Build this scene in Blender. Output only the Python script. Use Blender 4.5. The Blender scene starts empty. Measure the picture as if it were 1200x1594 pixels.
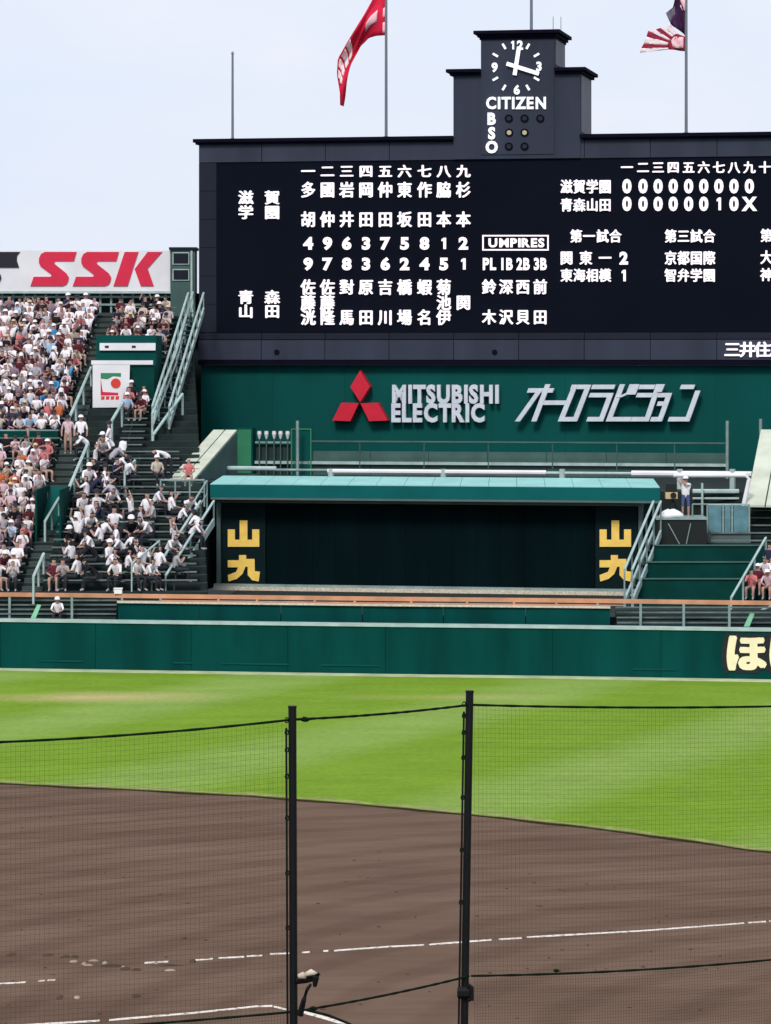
import bpy, math, random
from mathutils import Vector, Matrix
random.seed(7)
R = math.radians
SC = bpy.context.scene
COL = SC.collection

# ------------------------------------------------------------------ camera, sky, sun, exposure
F, CXP, HZ, CAMZ = 5300.0, 600.0, 555.0, 12.0       # photo pixels per unit tangent, centre column, horizon row, eye height
cam_d = bpy.data.cameras.new('camera')
cam = bpy.data.objects.new('camera', cam_d); COL.objects.link(cam)
cam.location = (0, 0, CAMZ); cam.rotation_euler = (R(90), 0, 0)
cam_d.sensor_fit = 'HORIZONTAL'; cam_d.sensor_width = 36; cam_d.lens = F / 1200 * 36
cam_d.shift_y = -(797 - HZ) / 1200
cam_d.clip_start = 1; cam_d.clip_end = 9000
SC.camera = cam
w = bpy.data.worlds.new('World'); SC.world = w; w.use_nodes = True
nt = w.node_tree; nt.nodes.clear()
out = nt.nodes.new('ShaderNodeOutputWorld'); bg = nt.nodes.new('ShaderNodeBackground')
sky = nt.nodes.new('ShaderNodeTexSky'); sky.sky_type = 'NISHITA'; sky.sun_disc = False
SUN_EL, SUN_AZ = R(44), R(196)
sky.sun_elevation = SUN_EL; sky.sun_rotation = SUN_AZ; sky.air_density = 1.0; sky.dust_density = 4.0
# an overcast veil over the sky, with soft uneven cloud
tc = nt.nodes.new('ShaderNodeTexCoord'); nz = nt.nodes.new('ShaderNodeTexNoise')
nz.inputs['Scale'].default_value = 14; nz.inputs['Detail'].default_value = 5
mp = nt.nodes.new('ShaderNodeMapping'); mp.inputs['Scale'].default_value = (1, 1, 2.5)
cr = nt.nodes.new('ShaderNodeValToRGB')
cr.color_ramp.elements[0].position = .3; cr.color_ramp.elements[0].color = (7.95, 8.8, 10.3, 1)
cr.color_ramp.elements[1].position = .7; cr.color_ramp.elements[1].color = (8.8, 9.2, 10.3, 1)
mx = nt.nodes.new('ShaderNodeMixRGB'); mx.inputs[0].default_value = .93
nt.links.new(tc.outputs['Generated'], mp.inputs[0]); nt.links.new(mp.outputs[0], nz.inputs['Vector'])
nt.links.new(nz.outputs[0], cr.inputs[0])
nt.links.new(sky.outputs[0], mx.inputs[1]); nt.links.new(cr.outputs[0], mx.inputs[2])
nt.links.new(mx.outputs[0], bg.inputs[0]); bg.inputs[1].default_value = 0.1
nt.links.new(bg.outputs[0], out.inputs[0])
sl = bpy.data.lights.new('sun', 'SUN'); sl.energy = 2.5; sl.angle = R(14); sl.color = (1, .97, .92)
so = bpy.data.objects.new('sun', sl); COL.objects.link(so)
sd = Vector((math.sin(SUN_AZ) * math.cos(SUN_EL), math.cos(SUN_AZ) * math.cos(SUN_EL), math.sin(SUN_EL)))
so.rotation_euler = sd.to_track_quat('Z', 'Y').to_euler(); so.location = (0, 60, 60)
SC.view_settings.view_transform = 'Standard'; SC.view_settings.look = 'None'
SC.view_settings.exposure = 0; SC.view_settings.gamma = 1; SC.view_settings.use_curve_mapping = False

# ------------------------------------------------------------------ materials
def srgb(r, g, b):
    f = lambda c: ((c / 255 + .055) / 1.055) ** 2.4 if c > 10 else c / 255 / 12.92
    return (f(r), f(g), f(b))
def mat(name, c, rough=.7, metal=0, var=.12, scale=1.5, bump=0.0, bscale=20, emit=0, streak=False, spec=.3):
    m = bpy.data.materials.new(name); m.use_nodes = True
    n = m.node_tree; b = n.nodes['Principled BSDF']
    b.inputs['Roughness'].default_value = rough; b.inputs['Metallic'].default_value = metal
    b.inputs['Specular IOR Level'].default_value = spec
    b.inputs['Base Color'].default_value = (*c, 1)
    if var:
        t = n.nodes.new('ShaderNodeTexCoord'); g = n.nodes.new('ShaderNodeNewGeometry')
        mpn = n.nodes.new('ShaderNodeMapping'); mpn.inputs['Scale'].default_value = (1, 1, .18) if streak else (1, 1, 1)
        no = n.nodes.new('ShaderNodeTexNoise'); no.inputs['Scale'].default_value = scale; no.inputs['Detail'].default_value = 6
        n.links.new(g.outputs['Position'], mpn.inputs[0]); n.links.new(mpn.outputs[0], no.inputs['Vector'])
        r = n.nodes.new('ShaderNodeValToRGB'); r.color_ramp.elements[0].position = .32; r.color_ramp.elements[1].position = .68
        r.color_ramp.elements[0].color = (*[x * (1 - var) for x in c], 1)
        r.color_ramp.elements[1].color = (*[min(1, x * (1 + var)) for x in c], 1)
        n.links.new(no.outputs[0], r.inputs[0]); n.links.new(r.outputs[0], b.inputs['Base Color'])
        if bump:
            n2 = n.nodes.new('ShaderNodeTexNoise'); n2.inputs['Scale'].default_value = bscale
            n.links.new(g.outputs['Position'], n2.inputs['Vector'])
            bp = n.nodes.new('ShaderNodeBump'); bp.inputs['Strength'].default_value = bump; bp.inputs['Distance'].default_value = .02
            n.links.new(n2.outputs[0], bp.inputs['Height']); n.links.new(bp.outputs[0], b.inputs['Normal'])
    if emit:
        b.inputs['Emission Color'].default_value = (*c, 1); b.inputs['Emission Strength'].default_value = emit
    return m
M = {}
M['navy'] = mat('navy_cladding', (.013, .016, .027), .7, spec=.12, var=.12, scale=.5, streak=True)
M['navy_trim'] = mat('navy_trim', (.034, .040, .064), .7, spec=.12, var=.2, scale=.5, streak=True)
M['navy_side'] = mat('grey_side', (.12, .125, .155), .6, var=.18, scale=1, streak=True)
M['cornice'] = mat('cornice', (.004, .004, .012), .85, var=.1, spec=.05)
M['led_panel'] = mat('display_black', (.0040, .0055, .0115), .85, var=.1, scale=.3, spec=.04)
M['lit'] = mat('lit_lettering', (.86, .79, .83), .5, var=0, emit=.55)
M['lit_clock'] = mat('lit_clock', (.88, .89, .93), .5, var=0, emit=.35)
M['lamp_off'] = mat('lamp_off', (.01, .012, .02), .3, var=0)
M['lamp_dim'] = mat('lamp_dim', (.42, .36, .24), .3, var=0, emit=.15)
M['green'] = mat('green_wall', (.003, .066, .060), .8, spec=.06, var=.14, scale=.35, streak=True)
M['green_dark'] = mat('green_padding', (.0014, .048, .044), .85, spec=.05, var=.24, scale=.9, bump=.15, bscale=6, streak=True)
M['green_step'] = mat('green_sheet', (.002, .040, .034), .8, spec=.06, var=.2, scale=.8, bump=.1)
M['teal'] = mat('teal_fascia', (.002, .095, .095), .7, spec=.1, var=.1, scale=.6)
M['cyan'] = mat('pale_teal_roof', (.26, .52, .50), .6, var=.1, scale=.8)
M['screen'] = mat('dark_screen', (.0010, .0070, .0088), .9, var=.3, scale=.6, streak=True, spec=.05)
M['screen_side'] = mat('dark_side_panel', (.004, .013, .015), .8, var=.1, spec=.08)
M['frame'] = mat('grey_green_frame', (.08, .12, .12), .5, var=.1)
M['yellow'] = mat('yellow_lettering', (.90, .60, .13), .5, var=.08, scale=3)
M['cream'] = mat('cream_lettering', (.85, .76, .5), .5, var=.05, scale=3)
M['silver'] = mat('silver_lettering', (.56, .60, .66), .45, metal=.0, var=.08, scale=3)
M['red'] = mat('red_mark', (.55, .012, .035), .45, var=.06, scale=3)
M['redsign'] = mat('red_sign', (.62, .018, .06), .5, var=.05)
M['white'] = mat('white_board', (.72, .71, .74), .5, var=.07, scale=.7)
M['black'] = mat('black_print', (.012, .012, .02), .5, var=0)
M['concrete'] = mat('concrete', (.045, .062, .058), .85, var=.25, scale=.8, bump=.3)
M['concrete_dark'] = mat('concrete_steps', (.011, .021, .020), .9, var=.35, scale=1.2, bump=.3)
M['bench'] = mat('bench_slat', (.12, .155, .15), .6, var=.25, scale=2)
M['bench_dark'] = mat('bench_frame', (.012, .03, .028), .7, var=.2)
M['pale'] = mat('pale_steel', (.36, .47, .45), .45, var=.15, scale=2)
M['greysteel'] = mat('galvanised_steel', (.22, .30, .29), .5, var=.2, scale=2)
M['palecream'] = mat('cream_roofing', (.50, .53, .43), .7, var=.12, scale=1)
M['hoodside'] = mat('grey_green_side', (.05, .105, .095), .7, var=.15, scale=1)
M['orange'] = mat('orange_rail', (.50, .235, .135), .6, var=.2, scale=1.5)
M['leaf'] = mat('green_door_paint', (.03, .20, .10), .5, var=.1)
M['blackpost'] = mat('black_post', (.004, .005, .006), .5, var=.2, scale=4, spec=.2)
M['rope'] = mat('dark_green_rope', (.006, .014, .008), .9, var=.3, scale=30, bump=.5, bscale=60, spec=.05)
M['net'] = mat('net_twine', (.010, .022, .008), .9, var=0, spec=.05)
M['chalk'] = mat('chalk', (.85, .80, .74), .95, var=.15, scale=8, bump=.3)
M['cloth'] = mat('pale_cloth', (.55, .48, .38), .9, var=.25, scale=12)
M['glassy'] = mat('blue_glass', (.10, .22, .26), .15, var=.25, scale=2, spec=.6)
M['redflag'] = mat('red_cloth', (.60, .008, .045), .8, var=.2, scale=2)
M['pinkprint'] = mat('pink_print', (.85, .50, .56), .8, var=.05)
M['purple'] = mat('purple_cloth', (.04, .008, .05), .8, var=.2)
M['greycloth'] = mat('grey_cloth', (.13, .11, .15), .8, var=.1)
M['wine'] = mat('wine_cloth', (.28, .012, .04), .8, var=.1)
M['whitecloth'] = mat('white_cloth', (.80, .66, .70), .8, var=.05)
M['skin'] = mat('skin', (.40, .235, .19), .6, var=.0)
M['hair'] = mat('hair', (.012, .009, .010), .6, var=0)
M['trousers'] = mat('dark_trousers', (.018, .018, .026), .8, var=0)
M['capwhite'] = mat('white_cap', (.78, .75, .77), .8, var=0)
M['capdark'] = mat('dark_cap', (.02, .02, .035), .8, var=0)
M['straw'] = mat('straw_hat', (.55, .42, .24), .8, var=0)
M['shorts'] = mat('blue_shorts', (.07, .09, .22), .8, var=0)
M['shoe'] = mat('shoe', (.3, .29, .3), .7, var=0)
M['bag'] = mat('dark_bag', (.010, .014, .014), .8, var=0)
M['brass'] = mat('brass_horn', (.6, .42, .12), .3, metal=.8, var=0)
def shirt_mat():
    m = bpy.data.materials.new('shirt_cloth'); m.use_nodes = True
    n = m.node_tree; b = n.nodes['Principled BSDF']; b.inputs['Roughness'].default_value = .9
    b.inputs['Specular IOR Level'].default_value = .1
    oi = n.nodes.new('ShaderNodeObjectInfo'); g = n.nodes.new('ShaderNodeNewGeometry')
    no = n.nodes.new('ShaderNodeTexNoise'); no.inputs['Scale'].default_value = 9
    r = n.nodes.new('ShaderNodeMapRange'); r.inputs[1].default_value = .3; r.inputs[2].default_value = .7
    r.inputs[3].default_value = .8; r.inputs[4].default_value = 1.05
    v = n.nodes.new('ShaderNodeVectorMath'); v.operation = 'SCALE'
    n.links.new(g.outputs['Position'], no.inputs['Vector']); n.links.new(no.outputs[0], r.inputs[0])
    n.links.new(oi.outputs['Color'], v.inputs[0]); n.links.new(r.outputs[0], v.inputs['Scale'])
    n.links.new(v.outputs[0], b.inputs['Base Color'])
    return m
M['shirt'] = shirt_mat()

def N(nt, t, **kw):
    n = nt.nodes.new(t)
    for k, v in kw.items(): setattr(n, k, v)
    return n
def turf_mat():
    m = bpy.data.materials.new('turf'); m.use_nodes = True; t = m.node_tree; b = t.nodes['Principled BSDF']
    b.inputs['Roughness'].default_value = 1; b.inputs['Specular IOR Level'].default_value = .05
    g = N(t, 'ShaderNodeNewGeometry')
    mpg = N(t, 'ShaderNodeMapping'); mpg.inputs['Rotation'].default_value = (0, 0, R(25))
    t.links.new(g.outputs['Position'], mpg.inputs[0])
    wv = N(t, 'ShaderNodeTexWave', wave_type='BANDS', bands_direction='X', wave_profile='SIN')
    wv.inputs['Scale'].default_value = .030; wv.inputs['Distortion'].default_value = 2.6; wv.inputs['Detail'].default_value = 1.5
    wv.inputs['Detail Scale'].default_value = .25
    t.links.new(mpg.outputs[0], wv.inputs['Vector'])
    r1 = N(t, 'ShaderNodeValToRGB'); e = r1.color_ramp.elements
    e[0].position = .42; e[0].color = (.158, .266, .024, 1); e[1].position = .95; e[1].color = (.208, .312, .066, 1)
    t.links.new(wv.outputs['Fac'], r1.inputs[0])
    mp2 = N(t, 'ShaderNodeMapping'); mp2.inputs['Scale'].default_value = (.5, 1, 1); t.links.new(g.outputs['Position'], mp2.inputs[0])
    n1 = N(t, 'ShaderNodeTexNoise'); n1.inputs['Scale'].default_value = .55; n1.inputs['Detail'].default_value = 8; n1.inputs['Roughness'].default_value = .65
    t.links.new(mp2.outputs[0], n1.inputs['Vector'])
    r2 = N(t, 'ShaderNodeValToRGB'); r2.color_ramp.elements[0].position = .3; r2.color_ramp.elements[1].position = .7
    r2.color_ramp.elements[0].color = (.83, .86, .80, 1); r2.color_ramp.elements[1].color = (1.1, 1.07, 1.12, 1)
    t.links.new(n1.outputs[0], r2.inputs[0])
    mu = N(t, 'ShaderNodeMixRGB', blend_type='MULTIPLY'); mu.inputs[0].default_value = 1
    t.links.new(r1.outputs[0], mu.inputs[1]); t.links.new(r2.outputs[0], mu.inputs[2])
    # worn pale patch in deep centre field, and smaller ones
    last = mu
    for (cx, cy, rx, ry, st) in ((-10.2, 119.8, 5.4, 2.6, .95), (2.5, 119.8, 5.5, 1.5, .35)):
        mp3 = N(t, 'ShaderNodeMapping'); mp3.inputs['Location'].default_value = (-cx / rx, -cy / ry, 0); mp3.inputs['Scale'].default_value = (1 / rx, 1 / ry, 0)
        t.links.new(g.outputs['Position'], mp3.inputs[0])
        ln = N(t, 'ShaderNodeVectorMath', operation='LENGTH'); t.links.new(mp3.outputs[0], ln.inputs[0])
        ad = N(t, 'ShaderNodeMath', operation='ADD'); t.links.new(ln.outputs['Value'], ad.inputs[0])
        sc = N(t, 'ShaderNodeMath', operation='MULTIPLY'); sc.inputs[1].default_value = 1.3; t.links.new(n1.outputs[0], sc.inputs[0])
        t.links.new(sc.outputs[0], ad.inputs[1])
        mr = N(t, 'ShaderNodeMapRange'); mr.inputs[1].default_value = 1.6; mr.inputs[2].default_value = .75; mr.inputs[3].default_value = 0; mr.inputs[4].default_value = st
        t.links.new(ad.outputs[0], mr.inputs[0])
        mm = N(t, 'ShaderNodeMixRGB'); mm.inputs[2].default_value = (.42, .36, .16, 1)
        t.links.new(mr.outputs[0], mm.inputs[0]); t.links.new(last.outputs[0], mm.inputs[1]); last = mm
    n4 = N(t, 'ShaderNodeTexNoise'); n4.inputs['Scale'].default_value = 6; n4.inputs['Detail'].default_value = 6; n4.inputs['Roughness'].default_value = .8
    mp4 = N(t, 'ShaderNodeMapping'); mp4.inputs['Scale'].default_value = (.7, .45, 1); t.links.new(g.outputs['Position'], mp4.inputs[0]); t.links.new(mp4.outputs[0], n4.inputs['Vector'])
    r4 = N(t, 'ShaderNodeValToRGB'); r4.color_ramp.elements[0].position = .3; r4.color_ramp.elements[1].position = .7
    r4.color_ramp.elements[0].color = (.84, .86, .8, 1); r4.color_ramp.elements[1].color = (1.14, 1.12, 1.15, 1); t.links.new(n4.outputs[0], r4.inputs[0])
    m4 = N(t, 'ShaderNodeMixRGB', blend_type='MULTIPLY'); m4.inputs[0].default_value = 1; t.links.new(last.outputs[0], m4.inputs[1]); t.links.new(r4.outputs[0], m4.inputs[2])
    t.links.new(m4.outputs[0], b.inputs['Base Color'])
    n3 = N(t, 'ShaderNodeTexNoise'); n3.inputs['Scale'].default_value = 14; n3.inputs['Detail'].default_value = 4
    t.links.new(g.outputs['Position'], n3.inputs['Vector'])
    bp = N(t, 'ShaderNodeBump'); bp.inputs['Strength'].default_value = .25; bp.inputs['Distance'].default_value = .04
    t.links.new(n3.outputs[0], bp.inputs['Height']); t.links.new(bp.outputs[0], b.inputs['Normal'])
    return m
def dirt_mat():
    m = bpy.data.materials.new('infield_soil'); m.use_nodes = True; t = m.node_tree; b = t.nodes['Principled BSDF']
    b.inputs['Roughness'].default_value = 1; b.inputs['Specular IOR Level'].default_value = .08
    g = N(t, 'ShaderNodeNewGeometry')
    def noise(scale, det, sx, sy, rot=0, rough=.6):
        mpn = N(t, 'ShaderNodeMapping'); mpn.inputs['Scale'].default_value = (sx, sy, 1); mpn.inputs['Rotation'].default_value = (0, 0, R(rot))
        t.links.new(g.outputs['Position'], mpn.inputs[0])
        n = N(t, 'ShaderNodeTexNoise'); n.inputs['Scale'].default_value = scale; n.inputs['Detail'].default_value = det; n.inputs['Roughness'].default_value = rough
        t.links.new(mpn.outputs[0], n.inputs['Vector']); return n
    a = noise(.35, 6, .35, 1, 8); c = noise(1.6, 8, .16, 1, 14, .7); s = noise(3.2, 3, .45, 1.1)
    def ramp(src, p0, c0, p1, c1):
        r = N(t, 'ShaderNodeValToRGB'); e = r.color_ramp.elements
        e[0].position = p0; e[0].color = (*c0, 1); e[1].position = p1; e[1].color = (*c1, 1)
        t.links.new(src.outputs[0], r.inputs[0]); return r
    ra = ramp(a, .3, (.106, .065, .045), .66, (.160, .102, .073))
    rc = ramp(c, .32, (.88, .86, .85), .68, (1.05, 1.05, 1.05))
    rs = ramp(s, .22, (.55, .52, .5), .30, (1, 1, 1))
    m1 = N(t, 'ShaderNodeMixRGB', blend_type='MULTIPLY'); m1.inputs[0].default_value = 1
    t.links.new(ra.outputs[0], m1.inputs[1]); t.links.new(rc.outputs[0], m1.inputs[2])
    m2 = N(t, 'ShaderNodeMixRGB', blend_type='MULTIPLY'); m2.inputs[0].default_value = 1
    t.links.new(m1.outputs[0], m2.inputs[1]); t.links.new(rs.outputs[0], m2.inputs[2])
    mw = N(t, 'ShaderNodeMapping'); mw.inputs['Location'].default_value = (-16, -58, 0); t.links.new(g.outputs['Position'], mw.inputs[0])
    wv = N(t, 'ShaderNodeTexWave', wave_type='RINGS', rings_direction='Z'); wv.inputs['Scale'].default_value = .16; wv.inputs['Distortion'].default_value = 5
    wv.inputs['Detail'].default_value = 4; wv.inputs['Detail Scale'].default_value = .5; t.links.new(mw.outputs[0], wv.inputs['Vector'])
    rw = N(t, 'ShaderNodeValToRGB'); rw.color_ramp.elements[0].position = .1; rw.color_ramp.elements[0].color = (.88, .86, .85, 1); rw.color_ramp.elements[1].position = .5; rw.color_ramp.elements[1].color = (1.03, 1.03, 1.03, 1)
    t.links.new(wv.outputs['Fac'], rw.inputs[0])
    m3 = N(t, 'ShaderNodeMixRGB', blend_type='MULTIPLY'); m3.inputs[0].default_value = 1
    t.links.new(m2.outputs[0], m3.inputs[1]); t.links.new(rw.outputs[0], m3.inputs[2])
    t.links.new(m3.outputs[0], b.inputs['Base Color'])
    bp = N(t, 'ShaderNodeBump'); bp.inputs['Strength'].default_value = .5; bp.inputs['Distance'].default_value = .05
    t.links.new(c.outputs[0], bp.inputs['Height']); t.links.new(bp.outputs[0], b.inputs['Normal'])
    return m
m = M['chalk']; t_ = m.node_tree; rm = [n for n in t_.nodes if n.type == 'VALTORGB'][0]; e_ = rm.color_ramp.elements
e_[0].position = .33; e_[0].color = (.20, .14, .105, 1); e_[1].position = .50; e_[1].color = (.72, .66, .60, 1)
M['turf'] = turf_mat(); M['dirt'] = dirt_mat()
M['turf_edge'] = mat('dry_turf_edge', (.24, .26, .09), 1, var=.25, scale=2.5, spec=.05)
M['soil_lip_shade'] = mat('dark_soil_lip_shade', (.028, .018, .010), 1, var=.3, scale=3, spec=.05)  # soil colour darkened to paint the shadow line at the turf edge
M['palestrip'] = mat('pale_strip', (.42, .48, .28), .9, var=.2, scale=1)

# ------------------------------------------------------------------ geometry helpers
AB = math.atan(.2); CA, SA = math.cos(AB), math.sin(AB)
OX, OY = 6.38, 165.0
def fr(u, n, z):                                # frame of the scoreboard: u to its right, n away from the field
    return (OX + u * CA + n * SA, OY - u * SA + n * CA, z)
def wd(x, y, z): return (x, y, z)
def L(px, py, n):                               # where the sight line through a photo pixel meets the plane at depth n
    dx = (px - CXP) / F
    t = (n + OX * SA + OY * CA) / (dx * SA + CA)
    x, y = t * dx, t
    return ((x - OX) * CA - (y - OY) * SA, CAMZ + (HZ - py) / F * t)
def S(px, py, h=0):                             # a point h above the slope of the left stand
    dz = (HZ - py) / F; y = (51.72 - h) / (.32 - dz)
    return ((px - CXP) / F * y, y, CAMZ + dz * y)
def G(px, py, z=0):                             # a point on the ground
    y = (CAMZ - z) * F / (py - HZ); return ((px - CXP) / F * y, y)
class MB:
    def __init__(s, T=wd): s.v = []; s.f = []; s.mi = []; s.T = T
    def add(s, vs, fs, mi=0):
        o = len(s.v); s.v += [s.T(*p) for p in vs]; s.f += [[i + o for i in f] for f in fs]; s.mi += [mi] * len(fs)
    def box(s, x0, x1, y0, y1, z0, z1, mi=0):
        s.add([(x0,y0,z0),(x1,y0,z0),(x1,y1,z0),(x0,y1,z0),(x0,y0,z1),(x1,y0,z1),(x1,y1,z1),(x0,y1,z1)],
              [(3,2,1,0),(4,5,6,7),(0,1,5,4),(1,2,6,5),(2,3,7,6),(3,0,4,7)], mi); return s
    def quadbox(s, pts, z0, z1, mi=0):          # pts: polygon in plan
        n = len(pts); s.add([(x, y, z0) for x, y in pts] + [(x, y, z1) for x, y in pts],
              [list(range(n))[::-1], list(range(n, 2*n))] + [(i, (i+1) % n, n + (i+1) % n, n + i) for i in range(n)], mi); return s
    def face(s, poly, n0, n1, mi=0):            # poly: [(u,z)] extruded along depth from n0 (front) to n1
        k = len(poly)
        s.add([(u, n0, z) for u, z in poly] + [(u, n1, z) for u, z in poly],
              [list(range(k)), list(range(k, 2*k))[::-1]] + [(i, k + i, k + (i+1) % k, (i+1) % k) for i in range(k)], mi); return s
    def tube(s, pts, r, sides=6, mi=0):
        pts = [Vector(s.T(*p)) for p in pts]; o = len(s.v); k = len(pts)
        for i, p in enumerate(pts):
            d = (pts[min(i+1, k-1)] - pts[max(i-1, 0)]).normalized()
            a = d.cross(Vector((0, 0, 1)) if abs(d.z) < .9 else Vector((1, 0, 0))).normalized(); b = d.cross(a)
            rr = r[i] if isinstance(r, (list, tuple)) else r
            for j in range(sides):
                t = 2 * math.pi * (j + .5) / sides; s.v.append(tuple(p + a * math.cos(t) * rr + b * math.sin(t) * rr))
        for i in range(k-1):
            for j in range(sides):
                s.f.append([o+i*sides+j, o+i*sides+(j+1) % sides, o+(i+1)*sides+(j+1) % sides, o+(i+1)*sides+j]); s.mi.append(mi)
        s.f.append([o + j for j in range(sides)][::-1]); s.f.append([o + (k-1)*sides + j for j in range(sides)]); s.mi += [mi, mi]; return s
    def build(s, name, m, parent=None, smooth=False):
        me = bpy.data.meshes.new(name)
        off = Vector(parent['base']) if parent is not None and 'base' in parent else Vector((0, 0, 0))
        org = Vector((0, 0, 0))
        me.from_pydata([tuple(Vector(p) - off) for p in s.v], [], s.f)
        for x in (m if isinstance(m, (list, tuple)) else [m]): me.materials.append(M[x])
        for p, i in zip(me.polygons, s.mi): p.material_index = i; p.use_smooth = smooth
        # outward normals
        import bmesh
        bm = bmesh.new(); bm.from_mesh(me); bmesh.ops.recalc_face_normals(bm, faces=bm.faces); bm.to_mesh(me); bm.free()
        o = bpy.data.objects.new(name, me); COL.objects.link(o)
        if parent is not None:
            o.parent = parent
            if 'base' in parent: o['base'] = parent['base']
        return o
def strip_base():
    for o in bpy.data.objects:
        if 'base' in o: del o['base']
def thing(name, label, cat, loc, group=None):
    o = bpy.data.objects.new(name, None); COL.objects.link(o); o.location = loc; o.empty_display_size = .3
    o['label'] = label; o['category'] = cat; o['base'] = list(loc)
    if group: o['group'] = group
    return o
def tag(o, label, cat, group=None):
    o['label'] = label; o['category'] = cat
    if group: o['group'] = group
    return o
def struct(name, mb, m):
    o = mb.build(name, m); o['kind'] = 'structure'; return o

# --- lettering
def raw_text(s, offset=0.0, extrude=.02):
    c = bpy.data.curves.new('t', 'FONT'); c.body = s; c.size = 1; c.offset = offset; c.extrude = extrude; c.resolution_u = 3
    o = bpy.data.objects.new('t', c); COL.objects.link(o)
    dg = bpy.context.evaluated_depsgraph_get(); dg.update()
    me = bpy.data.meshes.new_from_object(o.evaluated_get(dg))
    bpy.data.objects.remove(o); bpy.data.curves.remove(c); return me
def bbox(me):
    xs = [v.co.x for v in me.vertices]; ys = [v.co.y for v in me.vertices]; return min(xs), max(xs), min(ys), max(ys)
REF = {}; CACHE = {}
def ref(kind):
    if kind not in REF:
        m_ = raw_text({'cjk': '国', 'dig': '0', 'cap': 'E'}[kind], 0); REF[kind] = bbox(m_); bpy.data.meshes.remove(m_)
    return REF[kind]
def glyph_mesh(ch, kind, bold, m, depth):
    key = (ch, kind, bold, m, depth)
    if key not in CACHE:
        if kind == 'cjk':       # thicken by laying shifted copies, each a little prouder than the last
            m0 = raw_text(ch, 0.0, .5); vs = []; fs = []
            dirs = [(0, 0), (bold, 0), (-bold, 0), (0, bold*.6), (0, -bold*.6)] + ([(bold*.7, bold*.7), (-bold*.7, bold*.7), (bold*.7, -bold*.7), (-bold*.7, -bold*.7)] if bold > .05 else [])
            for q, (ox, oy) in enumerate(dirs):
                o_ = len(vs); vs += [(v.co.x+ox, v.co.y+oy, v.co.z*(1+q*.08)) for v in m0.vertices]; fs += [[i+o_ for i in p.vertices] for p in m0.polygons]
            bpy.data.meshes.remove(m0); me = bpy.data.meshes.new('character'); me.from_pydata(vs, [], fs)
        elif ch == '1' and kind == 'dig':
            e_ = MB(); hh = (ref(kind)[3]-ref(kind)[2]); yy = ref(kind)[2]; pl = [(.0, 1), (.19, 1), (.19, 0), (-.02, 0), (-.02, .76), (-.17, .68), (-.17, .86)]
            e_.add([(x*hh, yy+y*hh, z) for z in (.5, -.5) for x, y in pl], [list(range(7)), list(range(7, 14))[::-1]] + [(i, 7+i, 7+(i+1) % 7, (i+1) % 7) for i in range(7)])
            me = bpy.data.meshes.new('character'); me.from_pydata(e_.v, [], e_.f)
        else: me = raw_text(ch, bold, .5)
        x0, x1, y0, y1 = ref(kind); a, b, _, _ = bbox(me)
        cx = (a + b) / 2 if kind != 'cjk' else (x0 + x1) / 2; cy = (y0 + y1) / 2
        wx = (x1 - x0) if kind == 'cjk' else (y1 - y0); wy = y1 - y0
        for v in me.vertices: v.co = ((v.co.x - cx) / wx, (v.co.y - cy) / wy, v.co.z)
        me.materials.clear(); me.materials.append(M[m]); me.name = 'character'
        for p in me.polygons: p.use_smooth = False
        CACHE[key] = me
    return CACHE[key]
def put_glyph(parent, ch, px, py, wpx, hpx, n, m='lit', kind='cjk', bold=.035, depth=.08, name='character', italic=0):
    """ch centred on a photo position on the plane at n; wpx,hpx its size in photo pixels"""
    me = glyph_mesh(ch, kind, bold, m, depth)
    u, z = L(px, py, n); u2, z2 = L(px + 1, py + 1, n); su, sz = (u2 - u), (z - z2)
    o = bpy.data.objects.new(name, me); COL.objects.link(o)
    base = Vector(parent['base']); o.parent = parent
    o.location = Vector(fr(u, n - depth / 2, z)) - base
    o.rotation_euler = (R(90), 0, -AB); o.scale = (wpx * su, hpx * sz, depth)
    return o
ADV = {}
def adv(ch, bold):
    k = (ch, bold)
    if k not in ADV:
        a = raw_text('H' + ch + 'H', bold); b = raw_text('HH', bold); A = bbox(a); B = bbox(b)
        c = raw_text(ch, bold) if ch != ' ' else None
        ADV[k] = ((A[1]-A[0]) - (B[1]-B[0]), (bbox(c)[1] - bbox(c)[0]) if c else 0)
    return ADV[k]
def put_word(parent, s, px0, px1, py, hpx, n, m, bold=.03, depth=.08, name='letter', tight=.88):
    e = ref('cap'); h = e[3] - e[2]
    tot = sum(adv(c, bold)[0] for c in s); k = (px1 - px0) / tot; x = px0
    for c in s:
        a = adv(c, bold)[0] * k
        if c != ' ': put_glyph(parent, c, x + a / 2, py, k * h * tight, hpx, n, m, 'cap', bold, depth, name)
        x += a
def stroke(mb, pts, wpx, n, depth, k=0):
    """thick polyline given in photo pixels on plane n"""
    for i in range(len(pts) - 1):
        (x0, y0), (x1, y1) = pts[i], pts[i+1]; d = math.hypot(x1-x0, y1-y0); dx, dy = (x1-x0)/d, (y1-y0)/d
        h = wpx / 2; q = [(x0-dx*h-dy*h, y0-dy*h+dx*h), (x1+dx*h-dy*h, y1+dy*h+dx*h), (x1+dx*h+dy*h, y1+dy*h-dx*h), (x0-dx*h+dy*h, y0-dy*h-dx*h)]
        mb.face([L(a, b, n) for a, b in q], n - depth - .004 * (k + i), n)
def slant(mb, x0, y0, x1, y1, wx, n, depth, k=0):       # slanted stroke with level ends
    mb.face([L(x0-wx/2, y0, n), L(x0+wx/2, y0, n), L(x1+wx/2, y1, n), L(x1-wx/2, y1, n)], n - depth - .004*k, n)

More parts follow.
